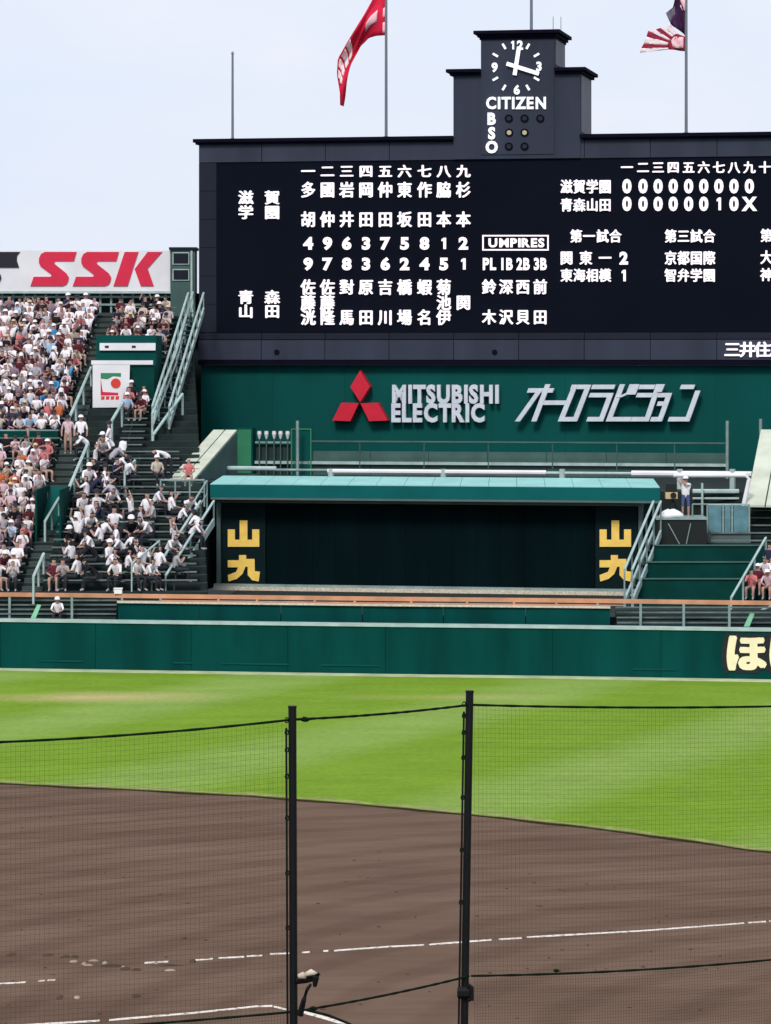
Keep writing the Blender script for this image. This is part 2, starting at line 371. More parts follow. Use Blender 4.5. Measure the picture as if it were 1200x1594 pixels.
# ------------------------------------------------------------------ the ground
g = MB(); g.box(-2500, 2500, -400, 5000, -.5, -.06); struct('ground', g, 'concrete_dark')
WALL = [(-60, 106), (-45, 119.5), (-30, 127.5), (-22, 130.3), (-14.8, 130.9), (0, 128.5), (6.26, 127.7), (14.3, 126.3), (24, 123.6), (36, 117), (50, 105)]
EDGE = [G(px, py, .02) for px, py in ((0, 1218), (200, 1227), (330, 1234), (470, 1243), (600, 1254), (740, 1267), (870, 1281), (1000, 1297), (1100, 1311), (1200, 1327))]
d0 = (EDGE[0][0]-EDGE[1][0], EDGE[0][1]-EDGE[1][1])
EDGE = [(-48, 78), (-38, 89), (-28, 95.6), (-20, 99.3)] + EDGE + [(14, 82), (20, 76), (25, 68)]
g = MB(); g.quadbox([(-80, 10), (80, 10), (80, 112), (50, 110), (25, 128), (-60, 112)][:3] + [(50, 100), (-60, 100), (-80, 100)], -.05, 0)
struct('infield_dirt', g, 'dirt')
def ribbon(a, b, z0, z1, name, m, kind=True):
    mb = MB()
    for i in range(len(a)-1):
        mb.quadbox([a[i], a[i+1], b[i+1], b[i]], z0, z1)
    o = mb.build(name, m)
    if kind: o['kind'] = 'structure'
    return o
from bisect import bisect
def resample(pts, step):
    out = []; 
    for i in range(len(pts)-1):
        d = math.dist(pts[i], pts[i+1]); k = max(1, int(d/step))
        for j in range(k): t = j/k; out.append((pts[i][0]+(pts[i+1][0]-pts[i][0])*t, pts[i][1]+(pts[i+1][1]-pts[i][1])*t))
    out.append(pts[-1]); return out
def smooth(pts, it=2):
    for _ in range(it):
        q = [pts[0]]
        for i in range(len(pts)-1):
            a, b = pts[i], pts[i+1]; q += [(a[0]*.75+b[0]*.25, a[1]*.75+b[1]*.25), (a[0]*.25+b[0]*.75, a[1]*.25+b[1]*.75)]
        q.append(pts[-1]); pts = q
    return pts
def offs(pts, d):
    o = []
    for i, p in enumerate(pts):
        a, b = pts[max(0, i-1)], pts[min(len(pts)-1, i+1)]; l = math.dist(a, b); o.append((p[0]-(b[1]-a[1])/l*d, p[1]+(b[0]-a[0])/l*d))
    return o
E = [(x, y + random.uniform(-.05, .05)) for x, y in resample(smooth(EDGE), .35)]
poly = E + [(50, 104), (36, 117), (24, 123.6), (14.3, 126.3), (6.26, 127.7), (0, 128.5), (-14.8, 130.9), (-22, 130.3), (-30, 127.5), (-45, 119.5), (-60, 106)]
g = MB(); g.quadbox(poly, -.045, .02); struct('outfield_grass', g, 'turf')
e0 = offs(E, -.10); e1 = offs(E, .5 )
g = MB()
for i in range(len(E)-1): g.quadbox([E[i], E[i+1], (E[i+1][0], E[i+1][1]+.30+.3*math.sin(E[i+1][0]*1.3)**2), (E[i][0], E[i][1]+.30+.3*math.sin(E[i][0]*1.3)**2)], .021, .024)
struct('dry_grass_edge', g, 'turf_edge')
g = MB()
for i in range(len(E)-1): g.quadbox([(E[i][0], E[i][1]-.34-.1*math.sin(E[i][0]*2)), (E[i+1][0], E[i+1][1]-.34-.1*math.sin(E[i+1][0]*2)), (E[i+1][0], E[i+1][1]-.002), (E[i][0], E[i][1]-.002)], .0, .005)
struct('turf_lip_shade', g, 'soil_lip_shade')  # flat dark strip on the dirt, painted shade along the grass lip
# chalk lines
def chalk(segs, name, width):
    mb = MB()
    for pts in segs:
        P = resample([G(a, b) for a, b in pts], .5)
        up = []; dn = []
        for x, y in P:
            wv = width * random.uniform(.8, 1.1); up.append((x, y + wv/2)); dn.append((x, y - wv/2))
        for i in range(len(P)-1): mb.quadbox([dn[i], dn[i+1], up[i+1], up[i]], .001, .006)
    o = mb.build(name, 'chalk'); o['kind'] = 'structure'; return o
chalk([[(520, 1480), (600, 1474), (660, 1471)], [(668, 1470.5), (765, 1463)], [(776, 1462.5), (812, 1460)], [(820, 1459), (1000, 1449), (1158, 1437)],
       [(1164, 1436.5), (1192, 1434.5)], [(1197, 1434), (1300, 1428)], [(503, 1480.6), (511, 1480.2)], [(470, 1483), (482, 1482)], [(420, 1485), (452, 1484)], [(384, 1488.5), (408, 1487.5)],
       [(340, 1491.5), (380, 1489.5)], [(300, 1495), (331, 1492.5)], [(225, 1499), (262, 1497)]], 'chalk_line', .17)
chalk([[(-60, 1535), (40, 1529)], [(60, 1527), (70, 1526.5)], [(74, 1526), (86, 1525.5)]], 'chalk_line', .15)
chalk([[(20, 1597), (155, 1589)], [(170, 1588), (300, 1577), (400, 1566.5), (424, 1566)], [(426, 1567), (446, 1571.5)]], 'chalk_line', .16)
chalk([[(473, 1576), (500, 1583), (560, 1601)]], 'chalk_line', .26)
# scuffed soil ridges and loose clods
rng = random.Random(5)
mb = MB(); 
def clod(mb, x, y, sx, sy, sz, mi):
    k = 7; ring = [(x + math.cos(t*6.283/k)*sx*rng.uniform(.7, 1.1), y + math.sin(t*6.283/k)*sy*rng.uniform(.7, 1.1), 0.0) for t in range(k)]
    top = [((p[0]-x)*.5+x, (p[1]-y)*.5+y, sz*rng.uniform(.8, 1.1)) for p in ring]
    mb.add(ring + top + [(x, y, sz*1.15)], [(i, (i+1) % k, k+(i+1) % k, k+i) for i in range(k)] + [(k+i, k+(i+1) % k, 2*k) for i in range(k)], mi)
for _ in range(110):
    px, py = rng.uniform(-60, 1260), rng.uniform(1270, 1600)
    x, y = G(px, py)
    if y < 95.5 - max(0, x + 5) * .9: clod(mb, x, y, rng.uniform(.02, .06), rng.uniform(.03, .08), rng.uniform(.008, .025), 0)
for (px, py, sx, sy, mi) in ((18, 1486, .12, .2, 0), (75, 1487, .14, .2, 0), (103, 1489, .1, .2, 0), (116, 1489.5, .1, .2, 0), (287, 1461, .06, .12, 0), (300, 1497, .08, .25, 0), (115, 1497, .1, .10, 1), (131, 1500, .06, .14, 1), (146, 1496, .14, .06, 1), (163, 1499, .06, .13, 1), (138, 1503, .12, .05, 1),
        (243, 1499, .06, .12, 1), (265, 1511, .12, .06, 1), (175, 1504, .25, .2, 0), (195, 1508, .12, .25, 0), (212, 1510, .12, .15, 0), (93, 1553, .08, .25, 0), (120, 1553, .08, .15, 1), (212, 1551, .1, .2, 0), (255, 1503, .4, .12, 0), (192, 1506, .05, .08, 1)):
    x, y = G(px, py); clod(mb, x, y, sx, sy, .03, mi)
M['clod_dark'] = mat('dark_clod', (.075, .047, .033), 1, var=.3, spec=.05); M['clod_pale'] = mat('pale_clod', (.30, .235, .19), 1, var=.3, spec=.05)
o = mb.build('soil_clods', ['clod_dark', 'clod_pale']); o['kind'] = 'stuff'; o['label'] = 'loose dark clods and chalk scuffs scattered over the brown infield'; o['category'] = 'soil'

# ------------------------------------------------------------------ outfield wall
Wp = smooth(WALL[:5], 1) + WALL[5:8] + smooth(WALL[7:], 1)[1:]
Wp = resample(Wp, 3.2)
t = thing('outfield_wall', 'long dark green padded outfield wall at the far edge of the grass', 'wall', (0, 128.5, 0))
wb = offs(Wp, .55)
for i in range(len(Wp)-1):
    a, b, c, d = Wp[i], Wp[i+1], wb[i+1], wb[i]
    sh = .012
    ab = ((b[0]-a[0]), (b[1]-a[1])); l = math.hypot(*ab); ux, uy = ab[0]/l*sh, ab[1]/l*sh
    m_ = MB(); m_.quadbox([(a[0]+ux, a[1]+uy), (b[0]-ux, b[1]-uy), (c[0]-ux, c[1]-uy), (d[0]+ux, d[1]+uy)], .03, 1.80); m_.build('padding_panel', 'green_dark', t)
inner = offs(Wp, .03)
m_ = MB()
for i in range(len(Wp)-1):
    m_.quadbox([inner[i], inner[i+1], offs(Wp, .5)[i+1], offs(Wp, .5)[i]], .0, 1.77)
m_.build('backing', 'green_dark', t)
m_ = MB(); o1 = offs(Wp, -.05); o2 = offs(Wp, .6)
for i in range(len(Wp)-1): m_.quadbox([o1[i], o1[i+1], o2[i+1], o2[i]], 1.803, 1.90)
m_.build('coping', 'pale', t)
# faint scuffed kick board pieces at the foot
for (pa, pb) in ((60, 130), (270, 300), (345, 450), (500, 590), (985, 1055)):
    m_ = MB()
    P = []
    for px in (pa, pb):
        # intersect with the wall line
        for i in range(len(Wp)-1):
            x0, y0 = Wp[i]; x1, y1 = Wp[i+1]; q = (px-600)/F
            den = (x1-x0) - q*(y1-y0)
            s_ = (q*y0 - x0)/den
            if 0 <= s_ <= 1: P.append((x0+(x1-x0)*s_, y0+(y1-y0)*s_)); break
    a, b = P; m_.quadbox([(a[0], a[1]-.035), (b[0], b[1]-.035), (b[0], b[1]-.003), (a[0], a[1]-.003)], .30, .36)
    m_.build('scuff_strip', 'green', t)
# pale strip at the foot of the wall
m_ = MB(); o1 = offs(Wp, -1.1); o2 = offs(Wp, -.06)
for i in range(len(Wp)-1): m_.quadbox([o1[i], o1[i+1], o2[i+1], o2[i]], .022, .032)
struct('warning_strip', m_, 'palestrip')
# lettering on the wall at the right: each character lies on the wall's own direction
def wall_glyph(ch, px, py, w_, h_):
    q = (px-600)/F
    for i in range(len(Wp)-1):
        x0, y0 = Wp[i]; x1, y1 = Wp[i+1]; den = (x1-x0) - q*(y1-y0); s_ = (q*y0-x0)/den
        if 0 <= s_ <= 1: break
    x, y = x0+(x1-x0)*s_, y0+(y1-y0)*s_
    for nm, mm, bo, gap, sc in (('character_outline', 'black', .17, .012, 1.0), ('character', 'cream', .055, .06, 1.0)):
        me = glyph_mesh(ch, 'cjk', bo, mm, .02); o = bpy.data.objects.new(nm, me); COL.objects.link(o); o.parent = t
        o.location = Vector((x, y - gap, CAMZ + (HZ-py)/F*y)) - Vector(t['base'])
        o.rotation_euler = (R(90), 0, math.atan2(y1-y0, x1-x0)); o.scale = (w_*y/F, h_*y/F, .02)
wall_glyph('ほ', 1160, 1017, 55, 54); wall_glyph('け', 1226, 1018, 55, 54); wall_glyph('ん', 1292, 1019, 55, 54)

# ------------------------------------------------------------------ terrace in the middle, low parapet, orange rail
flo = MB(); flo.quadbox([(-6.9, 131.2), (18.5, 128.2), (20, 160), (-5.5, 163)], -.04, 2.1); struct('terrace_floor', flo, 'concrete_dark')
pa = [(( px-600)/F*132.0, 0) for px in (183, 950)]
Q = offs(Wp, 1.1)
def at_px(path, px):
    q = (px-600)/F
    for i in range(len(path)-1):
        x0, y0 = path[i]; x1, y1 = path[i+1]; den = (x1-x0) - q*(y1-y0)
        if abs(den) < 1e-9: continue
        s_ = (q*y0-x0)/den
        if 0 <= s_ <= 1: return (x0+(x1-x0)*s_, y0+(y1-y0)*s_)
Q2 = offs(Wp, 1.6)
t = thing('green_parapet', 'low dark green parapet with pale top edge between wall and screen', 'parapet', (0, 131, 0))
xs = [183, 310, 437, 564, 690, 818, 950]
for a, b in zip(xs[:-1], xs[1:]):
    p, q, r_, s_ = at_px(Q, a+.6), at_px(Q, b-.6), at_px(Q2, b-.6), at_px(Q2, a+.6)
    m_ = MB(); m_.quadbox([p, q, r_, s_], 0, 2.50); m_.build('panel', 'green_dark', t)
p, q, r_, s_ = at_px(offs(Wp, 1.0), 182), at_px(offs(Wp, 1.0), 951), at_px(offs(Wp, 1.7), 951), at_px(offs(Wp, 1.7), 182)
mids = [at_px(offs(Wp, 1.0), x) for x in range(182, 952, 48)]; midb = [at_px(offs(Wp, 1.7), x) for x in range(182, 952, 48)]
m_ = MB()
for i in range(len(mids)-1): m_.quadbox([mids[i], mids[i+1], midb[i+1], midb[i]], 2.502, 2.56)
m_.build('coping', 'cloth', t)
t = thing('orange_railing', 'long rusty orange railing on grey posts running above the outfield wall', 'railing', (0, 131, 2))
RP = offs(Wp, 1.35)
pts = [at_px(RP, x) for x in range(-220, 1420, 30)]
m_ = MB()
for i in range(len(pts)-1):
    a, b = pts[i], pts[i+1]; m_.quadbox([(a[0], a[1]-.05), (b[0], b[1]-.05), (b[0], b[1]+.05), (a[0], a[1]+.05)], 2.68, 2.84)
m_.build('top_rail', 'orange', t)
m_ = MB()
pts = [at_px(RP, x) for x in range(250, 1000, 30)]
for i in range(len(pts)-1):
    a, b = pts[i], pts[i+1]; m_.quadbox([(a[0], a[1]-.03), (b[0], b[1]-.03), (b[0], b[1]+.03), (a[0], a[1]+.03)], 2.585, 2.62)
m_.build('lower_rail', 'orange', t)
for px in [-180, -85, 15, 112, 190, 250, 340, 400, 490, 552, 640, 727, 800, 866, 930, 997, 1064, 1135, 1205, 1290]:
    a = at_px(RP, px); m_ = MB(); m_.box(a[0]-.045, a[0]+.045, a[1]-.045, a[1]+.045, 2.56 if 183 < px < 950 else 1.0, 2.677)
    m_.build('post', 'orange' if 250 < px < 920 else 'greysteel', t)

# ------------------------------------------------------------------ scoreboard
SBL = L(309, 300, 0)[0]; SBR = -SBL + 1.0
zt = L(805, 216, 0)[1]; zb = L(805, 568, 0)[1]
sb = thing('scoreboard', 'huge black electronic scoreboard with white lettering and stepped clock tower', 'scoreboard', fr(0, 0, 6))
m_ = MB(fr); m_.box(SBL, SBR, .12, 6, zb, zt); m_.build('housing', 'navy', sb)
# frame pieces round the display, each a cladding panel
ztD = L(805, 248, 0)[1]; zbD = L(805, 517, 0)[1]; uD = L(338, 400, 0)[0]
m_ = MB(fr); m_.box(uD, SBR - 1, .06, .117, zbD, ztD); m_.build('display_panel', 'led_panel', sb)
k = 0; u = SBL + .02
while u < SBR - .1:
    w_ = min(3.2, SBR - u - .02)
    m_ = MB(fr); m_.box(u, u + w_ - .03, 0, .118, ztD + .02, zt - .003); m_.build('cladding_panel', 'navy_trim', sb)
    m_ = MB(fr); m_.box(u, u + w_ - .03, -.10, .118, zb + .25, zbD - .38); m_.build('cladding_panel', 'navy_trim', sb)
    m_ = MB(fr); m_.box(u, u + w_ - .03, -.02, .118, zbD - .34, zbD - .03); m_.build('cladding_panel', 'navy', sb)
    u += 3.2
for i in range(6):
    z0 = zbD + (ztD - zbD) * i / 6; z1 = zbD + (ztD - zbD) * (i + 1) / 6
    m_ = MB(fr); m_.box(SBL + .02, uD - .04, 0, .118, z0 + .01, z1 - .01); m_.build('cladding_panel', 'navy', sb)
m_ = MB(fr); m_.box(SBL, SBR, -.14, .119, zb - .02, zb + .22); m_.build('bottom_beam', 'cornice', sb)
tl = L(706, 160, 0)[0]; tr = L(903, 160, 0)[0]; ul = L(749, 80, 0)[0]; ur = L(863, 80, 0)[0]
z_low = L(805, 112, 0)[1]; z_up = L(805, 53, 0)[1]
for a, b in ((SBL - .22, tl - .003), (tr + .003, SBR + .2)):
    m_ = MB(fr); m_.box(a, b, -.28, 6.2, zt, zt + .17); m_.build('cornice', 'cornice', sb)
    m_ = MB(fr); m_.box(a + .1, b, -.16, 6.1, zt - .1, zt - .001); m_.build('cornice_moulding', 'cornice', sb)
m_ = MB(fr); m_.box(tl, tr, -.06, 3.9, ztD + .03, z_low); 
tw = m_.build('tower_base', 'navy_trim', sb)
m_ = MB(fr); m_.box(ul, ur, -.10, 3.5, z_low - 4.0, z_up); m_.build('tower_top', 'navy_trim', sb)
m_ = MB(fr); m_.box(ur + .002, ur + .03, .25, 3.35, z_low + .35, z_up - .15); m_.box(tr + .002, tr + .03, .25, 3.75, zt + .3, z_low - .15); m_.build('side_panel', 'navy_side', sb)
def cornice(u0, u1, n0, n1, z, nm='cornice'):
    m_ = MB(fr); m_.box(u0-.32, u1+.3, n0-.32, n1+.3, z, z+.16); m_.box(u0-.16, u1+.15, n0-.16, n1+.15, z-.14, z-.001); m_.box(u0-.06, u1+.06, n0-.06, n1+.06, z-.26, z-.141); m_.build(nm, 'cornice', sb)
cornice(ul, ur, -.10, 3.5, z_up)
for a, b in ((tl, ul), (ur, tr)):
    m_ = MB(fr)
    aa, bb = (a-.32, b-.003) if a == tl else (a+.033, b+.3)
    m_.box(aa, bb, -.38, 4.2, z_low, z_low+.16); m_.build('cornice', 'cornice', sb)
    m_ = MB(fr); m_.box(max(aa, aa+.16 if a == tl else aa), min(bb, bb-.15 if a != tl else bb), -.22, 4.0, z_low-.14, z_low-.001)
    m_.build('cornice_moulding', 'cornice', sb)
# clock
cx, cy = 803.2, 104.4
NCL = -.11
def cpt(a, r): return (cx + math.sin(R(a)) * r, cy - math.cos(R(a)) * r)
for a in range(0, 360, 30):
    if a % 90 == 0: continue
    m_ = MB(fr); p, q = cpt(a, 34), cpt(a, 40); stroke(m_, [p, q], 3.4, NCL, .05); m_.build('hour_mark', 'lit_clock', sb)
for ch, x, y in (('1', 798, 70.5), ('2', 809.5, 70.5), ('3', 839, 103.5), ('6', 804.5, 140), ('9', 770, 105)):
    put_glyph(sb, ch, x, y, 13, 13, NCL, 'lit_clock', 'dig', .045, .05, 'clock_numeral')
m_ = MB(fr); stroke(m_, [(801.5, 114), (807.5, 76)], 6.2, NCL-.06, .04); m_.build('hour_hand', 'lit_clock', sb)
m_ = MB(fr); stroke(m_, [(791.5, 100), (836, 114)], 6.2, NCL-.11, .04); m_.build('minute_hand', 'lit_clock', sb)
put_word(sb, 'CITIZEN', 755.5, 852, 160.5, 17, NCL, 'lit_clock', .035, .06)
for ch, y in (('B', 185), ('S', 207.5), ('O', 229)): put_glyph(sb, ch, 765.5, y, 15.5, 16.5, NCL, 'lit_clock', 'cap', .05, .06, 'letter')
def disc(mb, px, py, r, n, d, k=14): mb.face([L(px+r*math.cos(i*6.2832/k), py+r*math.sin(i*6.2832/k), n) for i in range(k)], n-d, n)
for y, xs_, mm in ((184.5, (792, 816.5, 841), 'lamp_off'), (206.5, (792.5, 816.5), 'lamp_dim'), (228, (792, 816.5), 'lamp_off')):
    for x in xs_:
        m_ = MB(fr); disc(m_, x, y, 6.4, NCL, .03); r_ = m_.build('lamp_ring', 'cornice', sb)
        m_ = MB(fr); disc(m_, x, y, 3.6, NCL-.031, .03); m_.build('lamp', 'lamp_dim' if mm == 'lamp_dim' else 'lamp_off', r_)
for x in (431, 770):
    m_ = MB(fr); disc(m_, x, 548, 4, -.102, .05); m_.build('speaker_hole', 'cornice', sb)
# lettering
ND = .055
def col_(chars, xs_, y, w_=24, h_=22, **kw):
    for c, x in zip(chars, xs_):
        if c != ' ': put_glyph(sb, c, x, y, w_*(.80 if kw.get('kind') != 'dig' else .88), h_*.89, ND, **kw)
X9 = [480, 510, 540, 570, 600, 630, 661, 691, 721.5]
col_('一二三四五六七八九', X9, 267, 23, 20)
col_('多國岩岡仲東作脇杉', X9, 296, 24, 25)
col_('胡仲井田田坂田本本', X9, 342, 24, 25)
col_('對', [540], 447.5, 24, 24); col_('佐佐 原吉橋蝦菊 ', X9, 447.5, 24, 25)
col_('藤藤     池関', X9, 471.5, 24, 24)
col_('洸隆馬田川場名伊 ', X9, 494.5, 24, 25)
for s, y in (('496375812', 379), ('978362451', 411)): col_(s, X9, y, 22, 19.5, kind='dig', bold=.05, name='digit')
for c, x, y in (('滋', 383, 308), ('学', 383, 331), ('賀', 424, 308), ('園', 424, 331), ('青', 383, 463), ('山', 383, 485), ('森', 424, 463), ('田', 424, 485)):
    put_glyph(sb, c, x, y, 20, 19.5, ND)
m_ = MB(fr)
for k, (a, b) in enumerate((((752, 367), (853, 367)), ((853, 367), (853, 389)), ((853, 389), (752, 389)), ((752, 389), (752, 367)))): stroke(m_, [a, b], 2.2, ND, .04, k)
m_.build('umpires_box', 'lit', sb)
put_word(sb, 'UMPIRES', 759, 848, 378, 12.5, ND, 'lit', .04, .05)
for s, x in (('PL', 762), ('1B', 788), ('2B', 814.5), ('3B', 841)): put_word(sb, s, x-11, x+11, 411, 17, ND, 'lit', .04, .05)
XU = [761.5, 788, 814, 841]
col_('鈴深西前', XU, 447, 23, 24); col_('木沢貝田', XU, 494, 23, 24)
X10 = [976, 1001, 1024.5, 1048, 1072, 1095.5, 1119, 1142.5, 1166.5, 1190.5, 1214, 1238]
col_('一二三四五六七八九十', X10, 261, 20, 19)
XT = [882, 902, 922, 942]
col_('滋賀学園', XT, 291, 20, 22); col_('青森山田', XT, 319.5, 20, 21)
col_('000000000', X10, 290, 21, 22, kind='dig', bold=.05, name='digit'); col_('00000010X', X10, 317.5, 21, 22, kind='dig', bold=.05, name='digit')
XA = [897, 917, 938, 958]; col_('第一試合', XA, 368, 20, 21)
col_('関東一', [882, 912, 942], 402, 21, 22); col_('2', [971], 402, 20, 20, kind='dig', bold=.05, name='digit')
col_('東海相模', XT, 429, 20, 21); col_('1', [971], 429, 20, 20, kind='dig', bold=.05, name='digit')
XB = [1044, 1064, 1084, 1104]; col_('第三試合', XB, 368, 20, 21); col_('京都国際', XB, 402, 20, 22); col_('智弁学園', XB, 429, 20, 21)
XC = [1193, 1213, 1233, 1253]; col_('第四試合', XC, 367, 20, 21); col_('大社', XC[:2], 401, 20, 22); col_('神村学園', XC, 428, 20, 21)
for c, x in zip('三井住友', (1140, 1163.5, 1187, 1210)): put_glyph(sb, c, x, 544.5, 22, 22, -.10)

# green wall beneath the board, its signs
gw = thing('green_sign_wall', 'broad green wall beneath the scoreboard carrying silver company lettering', 'wall', fr(0, .3, 6))
zg = L(805, 725, .3)[1]
nW = 9; uu = [SBL + .05 + (SBR - SBL - .1) * i / nW for i in range(nW + 1)]
for i in range(nW):
    m_ = MB(fr); m_.box(uu[i], uu[i+1] - .006, .3, .8, zg - 1.4, zb - .025); m_.build('wall_panel', 'green', gw)
def sign(nm, lab, px, py): return thing(nm, lab, 'sign', fr(L(px, py, .3)[0], .3, L(px, py, .3)[1]))
dm = sign('three_diamond_sign', 'red emblem of three diamonds on the green wall', 561, 640)
Z8 = lambda x, y: (300 + x/2.5, 560 + y/2.5)
for poly_ in ([(655, 42), (617, 105), (655, 165), (693, 105)], [(650, 169), (582, 167), (547, 236), (617, 239)], [(656, 169), (690, 239), (762, 236), (724, 167)]):
    m_ = MB(fr); m_.face([L(*Z8(*p), .0) for p in poly_], -.25, .29); m_.build('diamond', 'red', dm)
ls = sign('silver_latin_sign', 'silver raised two line Latin company name beside the red diamonds', 690, 628)
put_word(ls, 'MITSUBISHI', 609.5, 779, 613.5, 26, .2, 'silver', .045, .28)
put_word(ls, 'ELECTRIC', 609.5, 757, 642.5, 26, .2, 'silver', .045, .28)
ks = sign('silver_katakana_sign', 'silver slanted raised katakana lettering on the green wall at right', 945, 628)
Z1 = lambda x, y: (760 + x/2.727, 560 + y/2.727)
W1 = 8.0
def kat(strokes):
    m_ = MB(fr)
    for k, st in enumerate(strokes):
        for i in range(len(st)-1):
            (x0, y0), (x1, y1) = Z1(*st[i]), Z1(*st[i+1])
            if abs(y1-y0) < 3: 
                h = 3.4; xa, xb = min(x0, x1), max(x0, x1); sl_ = .38*h
                m_.face([L(xa-3+sl_, y0-h, 0), L(xb+3+sl_, y0-h, 0), L(xb+3-sl_, y0+h, 0), L(xa-3-sl_, y0+h, 0)], -.22-.004*(k*3+i), .2)
            else: 
                if y0 > y1: x0, y0, x1, y1 = x1, y1, x0, y0
                slant(m_, x0+1.3, y0-3.4, x1-1.3, y1+3.4, W1, 0, .22, k*3+i+1)
    m_.build('katakana_character', 'silver', ks)
kat([[(178, 130), (270, 130)], [(252, 113), (200, 252)], [(218, 138), (130, 252)]])
kat([[(245, 182), (322, 182)]])
kat([[(362, 115), (420, 115)], [(368, 115), (312, 252)], [(425, 115), (372, 252)], [(312, 252), (372, 252)]])
kat([[(450, 115), (530, 115)], [(440, 150), (520, 150)], [(520, 150), (482, 252)], [(430, 252), (482, 252)]])
kat([[(568, 113), (515, 252)], [(515, 252), (600, 252)], [(560, 150), (615, 140)], [(610, 113), (600, 138)], [(630, 113), (620, 138)]])
kat([[(650, 115), (700, 115)], [(640, 150), (690, 150)], [(722, 113), (676, 252)], [(618, 252), (676, 252)], [(738, 113), (730, 128)]])
kat([[(728, 150), (768, 150)], [(768, 150), (732, 252)], [(728, 186), (755, 186)], [(700, 252), (732, 252)]])
kat([[(826, 115), (868, 115)], [(888, 140), (848, 252)], [(775, 252), (848, 252)]])

# upper deck in front of the green wall
ud = MB(fr); ud.box(SBL + 1.2, 14, -19.5, .29, 2.2, 6.3); struct('upper_deck', ud, 'concrete_dark')
def U(px, py, n): return L(px, py, n)
pw = thing('deck_parapet', 'long low grey green parapet along the foot of the green wall', 'parapet', fr(0, -3, 6.3))
a = U(486, 705, -3)[0]; b = U(1131, 705, -3)[0]; z1 = U(805, 704, -3)[1]
for i in range(7):
    m_ = MB(fr); m_.box(a+(b-a)*i/7+.01, a+(b-a)*(i+1)/7-.01, -3, -2.7, 6.3, z1); m_.build('panel', 'hoodside', pw)
m_ = MB(fr); m_.box(a-2.8, b+.1, -3.2, -3.003, U(805, 724.5, -3.2)[1], U(805, 720, -3.2)[1]); m_.build('ledge', 'pale', pw)
rl = thing('deck_railing', 'thin green pipe railing along the deck below the silver lettering', 'railing', fr(0, -4, 6.3))
z = U(805, 689, -4)[1]; m_ = MB(fr); m_.tube([(U(485, 690, -4)[0], -4, z), (U(1130, 690, -4)[0], -4, z)], .05); m_.build('top_rail', 'hoodside', rl)
for px, py0 in ((463, 655), (1132, 655), (1184, 652)):
    u = U(px, 700, -4)[0]; m_ = MB(fr); m_.tube([(u, -4, 6.3), (u, -4, U(px, py0, -4)[1])], .075); m_.build('tall_post', 'greysteel', rl)
for px in (560, 660, 760, 860, 960, 1050):
    u = U(px, 700, -4)[0]; m_ = MB(fr); m_.tube([(u, -4, 6.3), (u, -4, z)], .03); m_.build('post', 'hoodside', rl)
dr = thing('green_cabinet', 'bright green upright cabinet on the deck left of the lamp rack', 'cabinet', fr(U(380, 716, -3.5)[0], -3.5, 6.3))
a, zz = U(368, 666, -3.5); b = U(393, 666, -3.5)[0]
m_ = MB(fr); m_.box(a, b, -3.5, -2.8, 6.3, zz); m_.build('body', 'green', dr)
m_ = MB(fr); m_.box(a+.06, b-.06, -3.54, -3.503, 6.38, zz-.08); m_.build('door', 'leaf', dr)
cab = thing('upright_partition', 'slim mid green upright panel behind the tall grey post', 'panel', fr(U(470, 716, -3.2)[0], -3.2, 6.3))
a, zz = U(453, 667, -3.2); b = U(485, 667, -3.2)[0]
m_ = MB(fr); m_.box(a, b, -3.2, -3.1, 6.3, zz); m_.build('sheet', 'green', cab)
m_ = MB(fr); m_.box(a, b, -3.24, -3.203, zz-.06, zz); m_.box(a, a+.06, -3.24, -3.203, 6.3, zz-.061); m_.box(b-.06, b, -3.24, -3.203, 6.3, zz-.061); m_.build('frame', 'leaf', cab)
lr = thing('lamp_rack', 'dark rack holding five small white lamp heads on the deck', 'rack', fr(U(427, 716, -3.2)[0], -3.2, 6.3))
a = U(397, 700, -3.2)[0]; b = U(452, 700, -3.2)[0]
m_ = MB(fr); m_.box(a, b, -3.2, -3.1, U(400, 690, -3.2)[1], U(400, 687, -3.2)[1]); m_.build('crossbar', 'greysteel', lr)
m_ = MB(fr); m_.box(a, b, -3.0, -2.9, 6.3, U(400, 692, -3.2)[1]); m_.build('back_sheet', 'bench_dark', lr)
for px in (404, 415, 427, 437, 448):
    u, zt_ = U(px, 671, -3.2); zb_ = U(px, 680, -3.2)[1]
    m_ = MB(fr); m_.tube([(u, -3.25, zb_-.1), (u, -3.25, zb_), (u, -3.25, (zb_+zt_)/2), (u, -3.25, zt_)], [.04, .07, .11, .09], 8); m_.build('lamp_head', 'white', lr)
    m_ = MB(fr); m_.tube([(u, -3.25, 6.3), (u, -3.25, zb_-.1)], .035); m_.build('upright', 'hoodside', lr)
# pale service pipes lying just behind the screen roof
pp = thing('white_service_pipes', 'white horizontal pipes running behind the pale teal screen roof', 'pipes', fr(0, -17, 7))
for (x0, x1, py, r_, mm) in ((343, 430, 733, .11, 'pale'), (430, 515, 735, .06, 'greysteel'), (510, 850, 736.5, .11, 'white'), (850, 985, 737, .07, 'pale'), (983, 1170, 737, .14, 'white')):
    n = -17; m_ = MB(fr); zz = U(805, py-1, n)[1]; m_.tube([(U(x0, py, n)[0], n, zz), (U(x1, py, n)[0], n, zz)], r_, 8); m_.build('pipe', mm, pp)
for px in (515, 690, 875, 1058, 1140):
    n = -17.0; u, zz = U(px, 732, n); m_ = MB(fr); m_.tube([(u, n, 6.3), (u, n, zz+.05)], .13, 8); m_.build('bracket', 'pale', pp)

